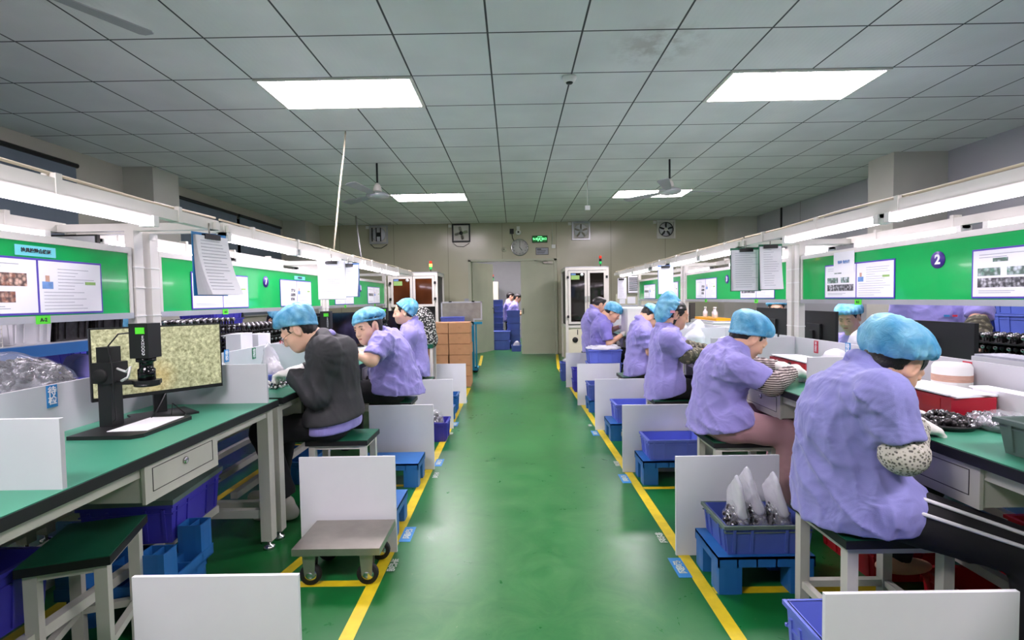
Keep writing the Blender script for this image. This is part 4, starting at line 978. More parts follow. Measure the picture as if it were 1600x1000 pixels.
# left floor
pallet('blue pallet just behind the trolley screen board', .36, .3, .15, (-.81, 2.75, 0)); pallet('blue pallet behind the second left screen board', .42, .26, .16, (-.86, 3.46, 0))
crate('violet crate with bagged metal parts by the left tape line', .3, .24, .17, 'crate_violet', (-.755, 4.52, 0), 0, 'crates beside the left side of the aisle', lab=('', 'paper'))
bag('clear bag of shiny parts in the violet crate by the left tape', (-.755, 4.52, .02), (.115, .095, .24), 'parts_metal', (0, 0, .03), None, 0)
pallet('small blue pallet behind the third left screen board', .3, .25, .14, (-.78, 5.2, 0)); crate('blue crate behind the third left screen board, on the floor', .3, .25, .2, 'pallet_blue', (-.79, 5.62, 0), 0, 'crates beside the left side of the aisle')
tag(MB().box(-.13, .13, -.09, .09, 0, .1).build('shoe_box', 'carton', loc=(-1.0, 3.32, 0)), 'brown cardboard box on the floor behind the stool of the woman in black', 'box')
# cartons
for c in range(2):
    for r_ in range(6):
        nm = ('bottom', 'second', 'third', 'fourth', 'fifth', 'top')[r_]; t = thing('cardboard_box', '%s brown cardboard box of the %s column by the left screen boards' % (nm, ('left', 'right')[c]), 'cardboard box', (-1.095+.313*c+random.uniform(-.006, .006), 7.42+random.uniform(-.008, .008), .153*r_), random.uniform(-.015, .015), 'stacked brown cardboard boxes')
        MB().box(-.148, .148, -.2, .2, 0, .147).build('box_body', 'carton', t, bev=.009); MB().box(-.03, .03, -.2008, .2008, .1465, .1483).build('packing_tape', 'tape_brown', t)
        text('RS', .03, 'tape_brown', t, (.0, -.2012, .08), (PI/2, 0, 0), 'printed_mark')
# lower-left crates under the bench
crate('violet blue lidded crate on the lower rail under the microscope bench', .36, .42, .17, 'crate_violet', (-1.64, 2.28, .236), .1, None, lab=('标签', 'yellow_tray'), lid='crate_grey')
pallet('upturned blue pallet with its feet in the air, under the microscope bench', .4, .34, .16, (-1.53, 2.02, .142), .06, flip=True); pallet('blue pallet under the upturned one, beneath the microscope bench', .36, .3, .14, (-1.55, 2.05, 0))
crate('dark blue crate under the left bench at the edge of the frame', .4, .4, .2, 'crate_violet', (-1.75, 1.45, .24), 0, None)
crate('blue crate under the bench of the woman in black', .3, .4, .16, 'pallet_blue', (-1.55, 3.6, 0), 0, None)
crate('violet crate under the rear left bench', .4, .34, .2, 'crate_violet', (-2.25, 2.9, .24), 0, None)
# right under-bench
GR = 'red crates under the right benches'
for k, (x, y, z, a_, lb) in enumerate(((1.66, 2.32, 0, 0, 'red crate under the nearest right bench, seen between the stool legs'), (1.9, 2.75, 0, 0, 'red crate farther back under the nearest right bench'), (2.2, 1.92, .15, 0, 'red crate on a blue pallet at the right edge, under the bench'), (1.75, 1.8, 0, 0, 'red crate low on the floor behind the striped trousers'))):
    crate(lb, .3, .38, .15, 'crate_red', (x, y, z), a_, GR)
pallet('blue pallet under the red crate at the right edge', .36, .42, .149, (2.2, 1.92, 0)); crate('dark blue crate under the right bench behind the man in pink', .34, .3, .2, 'crate_blue', (2.1, 3.4, 0), 0, None)

# ================================================================ MICROSCOPE STATIONS
def monitor(label, loc, rz, w_=.45, h_=.27, z=.845, m='screen_image', tilt=0, g=None, back=False):
    t = thing('monitor', label, 'monitor', loc, rz, g); cz = z-loc[2]+h_/2
    MB().box(-.008, .014, -w_/2, w_/2, cz-h_/2, cz+h_/2).build('casing', 'black', t, bev=.003)
    MB().box(-.0105, -.0082, -w_/2+.006, w_/2-.006, cz-h_/2+.016, cz+h_/2-.006).build('screen', m, t)
    MB().box(.014, .03, -.09, .09, cz-.07, cz+.05).build('back_housing', 'black', t, bev=.006)
    MB().box(.03, .045, -.025, .025, .006, cz).build('neck', 'black', t); MB().box(-.1, .09, -.11, .11, 0, .008).build('foot_plate', 'black', t, bev=.003)
    return t
def microscope(label, loc, rz):
    t = thing('digital_microscope', label, 'microscope', loc, rz)   # +x toward the aisle, y down the room
    MB().prism([(-.13, -.17), (.1, -.17), (.13, -.14), (.13, .14), (.1, .17), (-.13, .17)], 0, .014).build('base_plate', 'black', t, bev=.004)
    tag(MB().prism([(-.03, -.11), (.115, -.1), (.105, .13), (-.03, .12)], .0145, .0165).build('white_sheet', 'paper', t), None, None)
    MB().box(-.122, -.072, -.03, .03, .014, .325).build('column', 'black', t, bev=.006)
    a = MB().box(-.135, -.055, -.042, .042, .185, .265).build('focus_block', 'black', t, bev=.006)
    MB().lathe([(.005, -.03), (.026, -.028), (.028, -.018), (.028, 0), (.02, .004)], 24, (0, 0, 0), Matrix.Translation((-.1, -.045, .215)) @ Matrix.Rotation(-PI/2, 4, 'X') @ Matrix.Rotation(PI, 4, 'X') @ Matrix.Translation((0, 0, 0))).build('focus_knob', 'rubber', a)
    MB().prism([(-.06, -.02), (.0, -.014), (.03, -.035), (.085, -.035), (.1, -.0), (.085, .035), (.03, .035), (.0, .014), (-.06, .02)], .176, .192).build('lens_arm', 'black', t, bev=.003)
    MB().lathe([(.03, .19), (.03, .235), (.024, .24), (.024, .262), (.034, .265), (.034, .28)], 28, (.05, 0, 0)).build('lens_barrel', 'black_gloss', t)
    MB().lathe([(.038, .168), (.044, .17), (.044, .178), (.03, .18)], 28, (.05, 0, 0)).build('ring_light', 'black', t)
    c = MB().box(.013, .087, -.036, .036, .28, .415).build('camera_box', 'black', t, bev=.004)
    MB().box(.04, .075, -.0385, -.0362, .375, .4).build('green_label', 'sticker_green', c); text('FUJI\nSCOPE'[:0]+'E\nX\nH\nO\nO\nG', .016, 'text_white', c, (.068, -.0385, .33), (PI/2, 0, 0), 'side_lettering', 0, .8)
    MB().tube([(-.05, -.02, .24), (0, -.04, .23), (.02, -.045, .25), (.01, -.045, .21), (-.02, -.04, .195)], .005, 8).build('lever', 'plastic_white', t)
    MB().tube([(.013, -.01, .38), (-.04, -.02, .375), (-.07, -.035, .33), (-.05, -.045, .26), (-.045, -.05, .2), (-.04, -.05, .05), (-.1, .0, .02), (-.14, .1, .006)], .003, 6).build('cable', 'cable', t)
    return t
microscope('black digital microscope with a white sheet on its base, on the nearest left bench', (-1.50, 1.995, .75), 0)
monitor('large monitor showing a mottled green image behind the microscope', (-1.56, 2.235, .75), 0, .49, .3, .845)
bpy.data.objects['monitor'].rotation_euler[2] = math.radians(140)
tag(MB().tube([(-1.55, 2.1, .756), (-1.48, 2.17, .757), (-1.52, 2.24, .8), (-1.45, 2.22, .757), (-1.4, 2.12, .757), (-1.5, 2.06, .757), (-1.56, 2.2, .78), (-1.57, 2.28, .85)], .003, 6).build('cable_bundle', 'cable'), 'black cables loosely coiled behind the microscope column', 'cable')
microscope('black digital microscope with a green label, behind the woman in black', (-1.5, 3.93, .75), .1)
o = monitor('black switched off monitor behind the woman in the dark jacket', (-1.5, 4.28, .75), 0, .46, .3, .845, 'black_gloss'); o.rotation_euler[2] = math.radians(122)
microscope('black digital microscope at the last left seat', (-1.45, 5.5, .75), 0)
o = monitor('black monitor at the end of the left row before the glass machine', (-1.5, 5.82, .75), 0, .46, .28, .845, 'black_gloss'); o.rotation_euler[2] = math.radians(122)
GM = 'black monitors on the rear right benches'
for k, (y, w_, z, lb) in enumerate(((2.83, .62, .79, 'wide black monitor back in front of the standing worker behind the boards'), (3.86, .5, .82, 'black monitor back beside the posts, left of the worker looking down'), (4.5, .56, .83, 'black monitor back hiding the lower face of a capped worker'), (6.9, .5, .83, 'far black monitor back under the last right board'))):
    o = monitor(lb, (2.28, y, .75), PI, w_, .29, z, 'black_gloss', g=GM)

# ================================================================ THINGS ON THE DESKS
def parts_pile(label, c, r, n, m=('part_steel', 'part_dark', 'plastic_white'), sz=.014, name='metal_parts', cat='metal parts', seed=3, h=.03):
    rs = np.random.RandomState(seed); mb = MB()
    for i in range(n):
        a = rs.uniform(0, 2*PI); q = math.sqrt(rs.uniform(0, 1)); x, y = q*r[0]*math.cos(a), q*r[1]*math.sin(a); z = sz*.6+rs.uniform(0, h)*(1-q*q*.8)
        mt = Matrix.Translation((x, y, z)) @ Matrix.Rotation(rs.uniform(0, PI), 4, 'Z') @ Matrix.Rotation(rs.uniform(0, PI), 4, 'X'); mb.cur = int(rs.randint(len(m)))
        if i % 3: mb.lathe([(sz*.5, -sz), (sz*.62, -sz*.6), (sz*.62, sz*.1), (sz*.4, sz*.3), (sz*.4, sz)], 8, (0, 0, 0), mt)
        else: mb.blob((x, y, z), (sz*.7, sz*.7, sz*.7), 8, 5)
    mb.sm = [True]*len(mb.sm)
    o = mb.build(name, list(m), loc=c); tag(o, label, cat, None, 'stuff'); return o
def boxfile(label, x0, x1, y0, y1, z0, z1, s):
    t = thing('file_box', label, 'file box', ((x0+x1)/2, (y0+y1)/2, z0)); a, b, h = (x1-x0)/2, (y1-y0)/2, z1-z0; th = .004; f = -a
    mb = MB(); mb.box(-a, a, -b, b, 0, th); mb.box(-a, -a+th, -b, b, th, h); mb.box(a-th, a, -b, b, th, h); mb.box(-a+th, a-th, -b, -b+th, th, h); mb.box(-a+th, a-th, b-th, b, th, h); mb.build('box_body', 'red_box', t)
    mb = MB(); mb.prism([(-a+.01, -b-.01), (a+.04, -b+.02), (a+.03, b-.01), (-a+.02, b-.02)], h+.001, h+.007); mb.prism([(-a-.006, -b+.02), (a-.01, -b), (a-.0, b-.03), (-a+.01, b)], h+.0075, h+.012); mb.build('papers', 'paper', t)
    MB().box(f-.002, f-.0002, -.03, .0, .01, h-.01).build('spine_label', 'print_dark', t); MB().box(f-.0015, f-.0002, -b*.75, -b*.3, h*.45, h*.9).build('faded_label', 'crate_red', t)
    return t
boxfile('large red file box with papers on top, on the nearest right bench', 1.645, 1.815, 1.92, 2.31, .7505, .835, -1)
boxfile('smaller red file box with papers, before the man in pink trousers', 1.65, 1.815, 2.85, 3.3, .7505, .84, -1)
t = thing('parts_dish', 'black round dish heaped with steel parts before the nearest man', 'dish', (1.55, 1.84, .7502)); MB().lathe([(.03, 0), (.085, .0), (.1, .02), (.103, .022), (.09, .006), (.02, .005)], 32).build('dish', 'black', t)
parts_pile('heap of steel ball joints in the black round dish on the right bench', (1.55, 1.84, .757), (.085, .085), 90, ('part_steel', 'part_dark', 'part_dark'), .016, 'steel_parts', 'metal parts', 5, .03)
bag('crumpled clear bag lying beside the dish of steel parts', (1.7, 1.8, .751), (.075, .11, .05), 'part_steel', (.02, -.02, .01), None, 0)
crate('grey green crate at the right edge of the nearest right bench', .36, .4, .105, 'crate_grey', (1.64, 1.34, .7505), 0, None)
bag('large clear plastic bag bulging out of the grey green crate', (1.64, 1.36, .77), (.15, .17, .15), 'parts_metal', (.03, 0, .05), None, 0)
t = thing('white_carton', 'white open box leaning by the divider at the right edge', 'box', (1.88, 1.93, .7505), .0); MB().box(-.04, .04, -.12, .12, 0, .1).build('box_body', 'paper', t, bev=.002); MB().box(-.045, .03, -.13, .13, .1, .106).build('flap', 'paper', t)
t = thing('film_roll', 'white cloth wrapped roll with a tan band behind the red file box', 'roll', (1.885, 2.2, .7505)); mtx = Matrix.Rotation(0, 4, 'X')
MB().lathe([(.02, 0), (.067, .002), (.07, .02), (.07, .165), (.062, .18), (.02, .185)], 28).build('roll_body', 'plastic_white', t); MB().lathe([(.0705, .02), (.0709, .165)], 28, cap=False).build('tan_band', 'print_skin', t)
bpy.data.objects[t.children[1].name].scale = (1, 1, .2); t.children[1].location = (0, 0, .1)
t = thing('tissue_cup', 'white square paper pot beside the smaller red file box', 'pot', (1.745, 2.76, .7505)); MB().prism([(-.035, -.035), (.035, -.035), (.035, .035), (-.035, .035)], 0, .09).build('pot_body', 'paper', t, bev=.004); MB().blob((0, 0, .095), (.03, .03, .015), 12, 6, .15).build('tissue', 'film_thick', t)
bag('folded white plastic bag against the right divider, under the red label', (1.74, 2.6, .751), (.05, .07, .06), None, (0, 0, .01), None, 0)
for k, (x, y, z, r) in enumerate(((2.3, 3.36, .75, (.08, .12, .26)), (1.88, 3.02, .75, (.06, .1, .15)), (1.7, 4.2, .75, (.08, .1, .14)), (1.75, 4.95, .75, (.08, .14, .24)), (1.62, 4.6, .75, (.09, .12, .19)), (1.75, 5.4, .75, (.08, .12, .2)), (1.72, 6.25, .75, (.08, .12, .2)))):
    bag(('tall clear plastic bag behind the nearest right divider, left of the blue label', 'small clear bag peeking over the right divider by the blue label', 'white crumpled bag in front of the man in pink', 'white plastic bag by the post behind the large cap', 'puffed white bag behind the forearm of the capped woman', 'white plastic heap beyond the woman with the large cap', 'white plastic bag near the gloved standing worker')[k], (x, y, z+.0008), r, None, (0, 0, .02), 'white plastic bags on the right benches', 0)
# storage boxes on the benches (white machines)
for k, (x, y, w_, d, h, lb) in enumerate(((1.62, 5.55, .35, .3, .33, 'white box shaped cover on the right bench, behind the person in grey trousers'), (1.6, 6.5, .4, .4, .34, 'large white bin on the right bench, beside the gloved worker'), (1.62, 7.3, .4, .35, .34, 'far white bin at the end of the right bench'))):
    t = thing('white_bin', lb, 'bin', (x, y, .7505), 0, 'white bins on the right benches'); MB().prism([(-w_/2, -d/2), (w_/2, -d/2), (w_/2, d/2), (-w_/2, d/2)], 0, h).build('bin_body', 'plastic_white', t, bev=.02, seg=3); MB().box(-w_/2-.005, w_/2+.005, -d/2-.005, d/2+.005, h-.02, h+.005).build('lid', 'plastic_white', t, bev=.006)
t = thing('yellow_tray', 'yellow tray with small bottles beside the post on the right bench', 'tray', (2.3, 5.95, .955)); MB().box(-.08, .08, -.33, .33, 0, .03).build('tray', 'yellow_tray', t, bev=.004)
t = thing('paper_stack', 'stack of white trays under the yellow tray on the right bench', 'stack', (2.3, 5.95, .7502)); mb = MB()
for k in range(9): mb.box(-.13+.004*(k % 3), .13, -.36+.01*(k % 2), .36, k*.0225, k*.0225+.016)
mb.build('sheets', 'plastic_white', t); MB().box(-.12, .12, -.34, .34, .0, .2065).build('stack_core', 'print_grey', t)
for k, (x, y) in enumerate(((2.28, 5.8), (2.32, 5.93), (2.28, 6.1))):
    t = thing('small_bottle', 'small clear bottle in the yellow tray, %s' % ('nearest', 'middle', 'farthest')[k], 'bottle', (x, y, .986), 0, 'bottles in the yellow tray'); MB().lathe([(.025, 0), (.028, .06), (.012, .08), (.012, .1)], 16).build('bottle_body', 'film_thick', t); MB().lathe([(.014, .1), (.014, .12)], 14).build('bottle_cap', 'plastic_white', t)
# left desk small stuff
crate('small dark blue crate with a white bag before the woman in black', .14, .2, .06, 'crate_blue', (-1.49, 3.1, .7505), 0, None)
bag('white plastic bag standing in the small blue crate on the left bench', (-1.49, 3.1, .76), (.06, .09, .14), 'plastic_white', (0, 0, .02), None, 1)
parts_pile('spread of shiny white and black metal parts before the woman in black', (-1.41, 2.93, .7505), (.09, .12), 150, ('plastic_white', 'part_steel', 'part_dark'), .011, 'metal_parts', 'metal parts', 8, .03)
parts_pile('small metal parts in front of the person looking back', (-1.4, 3.86, .7505), (.07, .06), 30, ('part_dark', 'label_green', 'part_steel'), .01, 'metal_parts', 'metal parts', 9, .02)
for k, (x, y, z, r, m_, lb) in enumerate(((-2.02, 2.05, .75, (.12, .28, .3), 'parts_metal', 'large clear bag full of shiny parts behind the divider at the left edge'), (-1.98, 2.5, .75, (.07, .09, .2), 'parts_metal', 'smaller clear bag of parts behind the microscope'),
    (-1.44, 4.35, .75, (.1, .12, .17), 'parts_metal', 'clear bag of metal parts on the bench left of the man looking back'), (-1.97, 4.45, .75, (.07, .14, .2), None, 'white plastic heap in front of the face of the worker behind the left boards'), (-1.66, 2.8, .75, (.06, .1, .18), None, 'white crumpled bag at the right edge of the microscope monitor'))):
    bag(lb, (x, y, z+.0008), r, m_, (0, 0, .01), 'plastic bags on the left benches', 0)
for k, (x, y, w_, d, h, rz, lb) in enumerate(((-1.98, 3.66, .1, .2, .27, .1, 'white cardboard box standing tallest behind the left divider'), (-1.98, 3.93, .1, .16, .25, -.1, 'white cardboard box just right of the tallest one behind the left divider'))):
    t = thing('white_box', lb, 'box', (x, y, .7505), rz, 'white boxes behind the left divider'); MB().box(-w_/2, w_/2, -d/2, d/2, 0, h).build('box_body', 'paper', t, bev=.002); MB().box(-w_/2-.03, -w_/2, -d/2, d/2, h-.012, h-.008).build('flap', 'paper', t)
# racks of parts behind the left boards
def parts_tray(label, loc, w_, d, layers, g, name='parts_tray', lh=.065):
    t = thing(name, label, 'parts tray', loc, 0, g); mb = MB(); pm = MB()
    for l in range(layers):
        z = l*lh; mb.box(-w_/2, w_/2, -d/2, d/2, z, z+.008); n1, n2 = max(int(w_/.05), 2), max(int(d/.036), 2)
        for i in range(n1):
            for j in range(n2):
                x = -w_/2+w_*(i+.5)/n1; y = -d/2+d*(j+.5)/n2; pm.cur = (i+j) % 2
                pm.lathe([(.006, z+.008), (.006, z+.03), (.014, z+.034), (.015, z+.048), (.008, z+.056)], 7, (x, y, 0))
    mb.build('tray_boards', 'black', t); o = pm.build('standing_parts', ['part_steel', 'part_dark'], t); o['kind'] = 'stuff'; return t
GT = 'trays of upright dark metal parts'
parts_tray('trays of upright dark metal parts right of the microscope monitor', (-2.24, 3.55, .751), .3, .62, 6, GT)
parts_tray('trays of upright dark metal parts left of the worker behind the left boards', (-2.24, 4.4, .751), .3, .7, 5, GT)
parts_tray('trays of upright dark metal parts at the right edge under the right board', (2.42, 1.95, .751), .3, .5, 5, GT)
parts_tray('trays of dark metal parts beside the wide black monitor', (2.74, 2.75, .751), .2, .5, 4, GT)
t = thing('green_cloth', 'bright green rubber glove lying on the trays of dark parts at right', 'cloth', (2.42, 2.06, 1.08)); MB().blob((0, 0, .02), (.05, .12, .02), 16, 8, .08).build('cloth', 'leaf_green', t)
t = thing('tray_stack', 'stack of pale trays at the right edge behind the divider', 'tray', (2.185, 2.2, .7505)); mb = MB()
for k in range(6): mb.box(-.075, .075, -.16, .16, k*.034, k*.034+.02)
mb.build('trays', 'divider', t); MB().box(-.07, .07, -.15, .15, 0, .2).build('tray_core', 'print_grey', t)
# blue steel rack with baskets, behind the nearest left board
t = thing('steel_rack', 'blue steel rack behind the nearest left board', 'rack', (-2.45, 2.35, 0)); 
for y in (-.75, .75):
    for x in (-.13, .2): MB().box(x-.02, x+.02, y-.02, y+.02, .7505, 1.1).build('upright', 'pallet_blue', t)
for x in (-.13, .2): MB().box(x-.015, x+.015, -.73, .73, 1.0, 1.055).build('beam', 'pallet_blue', t)
MB().box(-.14, .21, -.75, .75, 1.0555, 1.06).build('shelf_board', 'aluminium', t)
def basket(label, loc, w_, d, h, m):
    t = thing('wire_basket', label, 'basket', loc); mb = MB()
    for k in range(int(d/.02)+1): y = -d/2+k*.02; mb.box(w_/2-.002, w_/2, y-.001, y+.001, 0, h); mb.box(-w_/2, -w_/2+.002, y-.001, y+.001, 0, h)
    for k in range(int(h/.02)+1): mb.box(w_/2-.002, w_/2, -d/2, d/2, k*.02-.001, k*.02+.001); mb.box(-w_/2, w_/2, -d/2, -d/2+.002, k*.02-.001, k*.02+.001)
    mb.build('wire_mesh', m, t); MB().box(-w_/2+.01, w_/2-.01, -d/2+.01, d/2-.01, 0, h*.9).build('liner', 'plastic_white', t)
basket('white wire basket on the blue rack at the left edge', (-2.4, 1.98, 1.061), .3, .5, .12, 'frame_white')
for k, (y, m_, lb) in enumerate(((2.4, 'divider', 'grey bin on the blue rack next to the wire basket'), (2.62, 'part_dark', 'dark ribbed bin on the blue rack'), (2.86, 'part_dark', 'second dark ribbed bin on the blue rack, nearest the blue cap'))):
    crate(lb, .3, .2, .14, m_, (-2.42, y, 1.061), 0, 'bins on the blue rack')
crate('violet crate of dark rings on the rear left bench under the rack', .3, .34, .13, 'crate_violet', (-2.2, 2.35, .7505), 0, None); parts_pile('dark rings and tubes heaped in the violet crate under the rack', (-2.2, 2.35, .84), (.12, .14), 60, ('part_steel', 'part_dark', 'part_dark'), .02, 'ring_parts', 'metal parts', 4, .06)
crate('violet crate left of the other one on the rear left bench', .3, .3, .13, 'crate_violet', (-2.2, 1.98, .7505), 0, None)
# blue crate walls beyond the rows
GW = 'blue crates stacked beyond the right benches'
k = 0
for c_, y in enumerate((2.2, 2.66, 3.12, 3.75, 4.2)):
    for r_ in range(8 if c_ < 3 else 8):
        crate('stacked blue crate beyond the right benches, %s row of the %s stack' % (('bottom', 'second', 'third', 'fourth', 'fifth', 'sixth', 'seventh', 'top')[r_], ('nearest', 'second', 'third', 'fourth', 'farthest')[c_]), .4, .42, .15, 'crate_blue', (3.9, y, .152*r_), PI/2*0, GW, lab=None)
for c_, y in enumerate((4.1, 5.9)):
    for r_ in range(8): crate('stacked blue crate beyond the left benches, %s row of the %s stack' % (('bottom', 'second', 'third', 'fourth', 'fifth', 'sixth', 'seventh', 'top')[r_], ('nearer', 'farther')[c_]), .4, .6, .15, 'crate_violet', (-3.5, y, .152*r_), 0, 'blue crates stacked beyond the left benches')

# ================================================================ HANGING CLIPBOARDS
def clipboard(label, loc, rz, w_=.215, h_=.3, back='label_blue', sheets=3, bend=.03):
    t = thing('clipboard', label, 'clipboard', loc, rz, 'clipboards hanging from the lamp rails')    # hangs down from z=0, faces -Y
    MB().box(-w_/2, w_/2, .0, .004, -h_-.02, 0).build('backing', back, t)
    for k in range(sheets):
        mb = MB(); n = 8; vs = []
        for i in range(n+1):
            f = i/n; y = -.002-k*.0035-(f**2)*bend*(k+1)/sheets; x = k*.004*f
            vs += [Vector((-w_/2+.005+x, y, -.015-f*h_)), Vector((w_/2-.005+x, y, -.015-f*h_))]
        vs += [v+Vector((0, .0008, 0)) for v in vs]; m_ = 2*(n+1)
        mb.add(vs, [(2*i, 2*i+2, 2*i+3, 2*i+1) for i in range(n)]+[(m_+2*i, m_+2*i+1, m_+2*i+3, m_+2*i+2) for i in range(n)]); o = mb.build('sheet', 'paper', t)
        if k == sheets-1:
            mb = MB()
            for i in range(16): f = .08+i*.055; y = -.0035-k*.0035-(f**2)*bend; mb.box(-w_/2+.03, w_/2-random.uniform(.02, .08), y-.0008, y, -.015-f*h_-.002, -.015-f*h_)
            mb.build('printed_lines', 'print_grey', o)
    MB().box(-.045, .045, -.022, .006, -.03, -.005).build('clip', 'black', t, bev=.004)
    mb = MB(); mb.tube([(0, 0, -.01), (0, .002, .02), (0, .0, .05)], .004, 6); mb.build('hook', 'steel', t)
clipboard('blue clipboard with a thick fold of white sheets hanging at left', (-1.462, 2.47, 1.575), math.radians(76), .2, .28, 'label_blue', 5, .07)
clipboard('bright white sheets hanging below the left lamp rail, nearer one', (-1.44, 4.05, 1.565), math.radians(12), .21, .29, 'paper', 4, .06)
clipboard('clipboard with curled sheet behind the bright ones on the left rail', (-1.42, 4.4, 1.565), math.radians(-10), .2, .27, 'print_blue', 2, .05)
clipboard('left one of the pair of clipboards hanging above the right middle bench', (1.665, 3.68, 1.575), math.radians(-8), .21, .29, 'label_green', 3, .02)
clipboard('right one of the pair of clipboards with a bent sheet and green back', (1.80, 3.60, 1.59), math.radians(-14), .15, .3, 'label_green', 2, .05)
clipboard('grey clipboard hanging farther down the right lamp rail', (1.63, 5.5, 1.57), math.radians(-10), .16, .29, 'print_blue', 2, .02)
clipboard('white sheet hanging at the far end of the right lamp rail', (1.68, 7.95, 1.53), math.radians(-40), .15, .3, 'paper', 2, .02)
# small white machine face seen above the nearest left board
t = thing('wall_panel_box', 'small white framed panel above the nearest left board', 'panel', (-2.25, 2.62, 1.54)); MB().box(-.13, .13, -.01, .01, -.08, .06).build('frame', 'black', t, bev=.003); MB().box(-.12, .12, -.013, -.0102, -.075, .052).build('sheet', 'paper', t)
"""far end"""
# ================================================================ FAR END
def tower(t, x, y, z, lit):
    mb = MB().lathe([(.01, 0), (.01, .05)], 10, (x, y, z)); mb.build('tower_pole', 'black', t)
    for k, m_ in enumerate(('tower_green', 'tower_yellow' if lit else 'tower_green', 'tower_red')):
        if k == 1 and not lit: MB().lathe([(.026, 0), (.026, .045)], 18, (x, y, z+.05+k*.055)).build('tower_lens', 'black', t); continue
        MB().lathe([(.026, 0), (.026, .05)], 18, (x, y, z+.05+k*.055)).build('tower_lens', m_, t)
def cabinet(label, x0, x1, y, h, glass, lit, amber):
    w_ = (x1-x0); t = thing('glass_machine_cabinet', label, 'machine cabinet', ((x0+x1)/2, y, 0), 0, 'glazed machine cabinets by the far wall'); a = w_/2; d = .9
    mb = MB(); mb.box(-a+.03, a-.03, .02, d, 0, .66); mb.build('lower_body', 'machine_cream', t)
    MB().box(-a+.03, a-.03, .3, d, .66, h-.04).build('dark_interior', 'black', t)
    mb = MB()
    for x in (-a, a-.05):
        for yy in (0, d-.05): mb.box(x, x+.05, yy, yy+.05, 0, h)
    for z in (.66, h-.06): mb.box(-a+.05, a-.05, 0, .05, z, z+.05); mb.box(-a+.05, a-.05, d-.05, d, z, z+.05); mb.box(-a, -a+.05, .05, d-.05, z, z+.05); mb.box(a-.05, a, .05, d-.05, z, z+.05)
    mb.build('frame', 'frame_white', t, bev=.003); MB().box(-a, a, 0, d, h-.01, h+.01).build('roof_plate', 'aluminium', t)
    for k, (u0, u1) in enumerate(((-a+.055, -.005), (.005, a-.055))):
        z0 = .73 if not amber else 1.12
        mb = MB(); mb.box(u0, u0+.045, -.02, 0, z0, h-.07); mb.box(u1-.045, u1, -.02, 0, z0, h-.07); mb.box(u0+.045, u1-.045, -.02, 0, z0, z0+.045); mb.box(u0+.045, u1-.045, -.02, 0, h-.115, h-.07)
        dr = mb.build('door', 'frame_white', t, bev=.002); MB().box(u0+.045, u1-.045, -.012, -.006, z0+.045, h-.115).build('glass_pane', glass, dr)
        MB().box(*((u1-.03, u1-.015) if k == 0 else (u0+.015, u0+.03)), -.04, -.0202, 1.15, 1.27).build('door_handle', 'chrome', dr)
        mb = MB()
        for z in (z0+.12, h-.22): x = u0-.02 if k == 0 else u1+.0; mb.box(x-.01, x+.03, -.03, -.0202, z, z+.05)
        mb.build('hinge', 'black', dr)
    c = MB().box(-a+.11, -a+.27, -.0145, -.0125, h-.24, h-.16).build('paper_tag', 'print_green', t); MB().box(-a+.11, -a+.2, -.0145, -.0125, h-.155, h-.125).build('sticker', 'print_blue', t)
    MB().lathe([(.03, 0), (.03, .002)], 20, (0, 0, 0), Matrix.Translation((-.1, -.0125, h-.145)) @ Matrix.Rotation(PI/2, 4, 'X')).build('round_sticker', 'paper', t)
    mb = MB(); mb.lathe([(.055, 0), (.055, .012), (.03, .02)], 24, (0, 0, 0), Matrix.Translation((-a+.18, .02, .42)) @ Matrix.Rotation(PI/2, 4, 'X')); mb.build('fan_vent', 'black', t); MB().box(-a+.22, -a+.235, .012, .02, .52, .62).build('latch', 'black', t)
    if amber:
        MB().box(-a+.06, a-.06, .05, .06, .72, 1.1).build('shelf_back', 'black', t); MB().box(.1, .22, .0, .05, .85, 1.02).build('device', 'aluminium', t); MB().box(-.02, .1, .28, .3, h-.14, h-.115).build('amber_lamp', 'amber_light', t)
    tower(t, a-.14, .12, h+.01, lit)
    return t
cabinet('white framed cabinet with dark glass doors right of the closed door', 1.0, 1.84, 9.9, 1.83, 'glass_dark', False, False)
cabinet('white framed cabinet with amber brown glass at the end of the left row', -2.36, -1.43, 9.6, 1.76, 'glass_amber', True, True)
# framed translucent board, blue crate and cyan cart between cartons and door
t = thing('framed_screen', 'grey translucent framed screen standing behind the carton stack', 'screen', (-.92, 8.95, 0)); mb = MB()
mb.box(-.36, -.335, -.02, .0, .3, 1.2); mb.box(.335, .36, -.02, 0, .9, 1.2); mb.box(-.36, .36, -.02, 0, 1.18, 1.205); mb.box(.2, .36, -.02, 0, .88, .905); mb.box(.2, .225, -.02, 0, .3, .88); mb.box(-.335, .2, -.02, 0, .3, .32); mb.build('frame', 'aluminium', t)
MB().box(-.335, .335, -.012, -.008, .905, 1.18).build('screen_panel', 'steel', t); MB().box(-.335, .2, -.012, -.008, .32, .905).build('lower_panel', 'steel', t)
mb = MB(); mb.box(-.22, -.17, -.03, .01, 1.195, 1.215); mb.box(.18, .23, -.03, .01, 1.195, 1.215); mb.build('clamp', 'black', t)
for x in (-.34, .21): MB().box(x-.015, x+.015, -.2, .15, 0, .03).build('foot', 'aluminium', t); MB().box(x-.012, x+.012, -.016, -.004, .03, .3).build('support_leg', 'aluminium', t)
t = thing('work_table', 'small steel table carrying the blue crate behind the cartons', 'table', (-1.0, 8.35, 0)); MB().box(-.3, .3, -.2, .2, .8, .84).build('tabletop', 'aluminium', t)
for x in (-.27, .27):
    for y in (-.17, .17): MB().box(x-.015, x+.015, y-.015, y+.015, 0, .8).build('leg', 'aluminium', t)
crate('blue crate standing behind the top cartons', .36, .24, .12, 'crate_light', (-1.0, 8.3, .8405), 0, None)
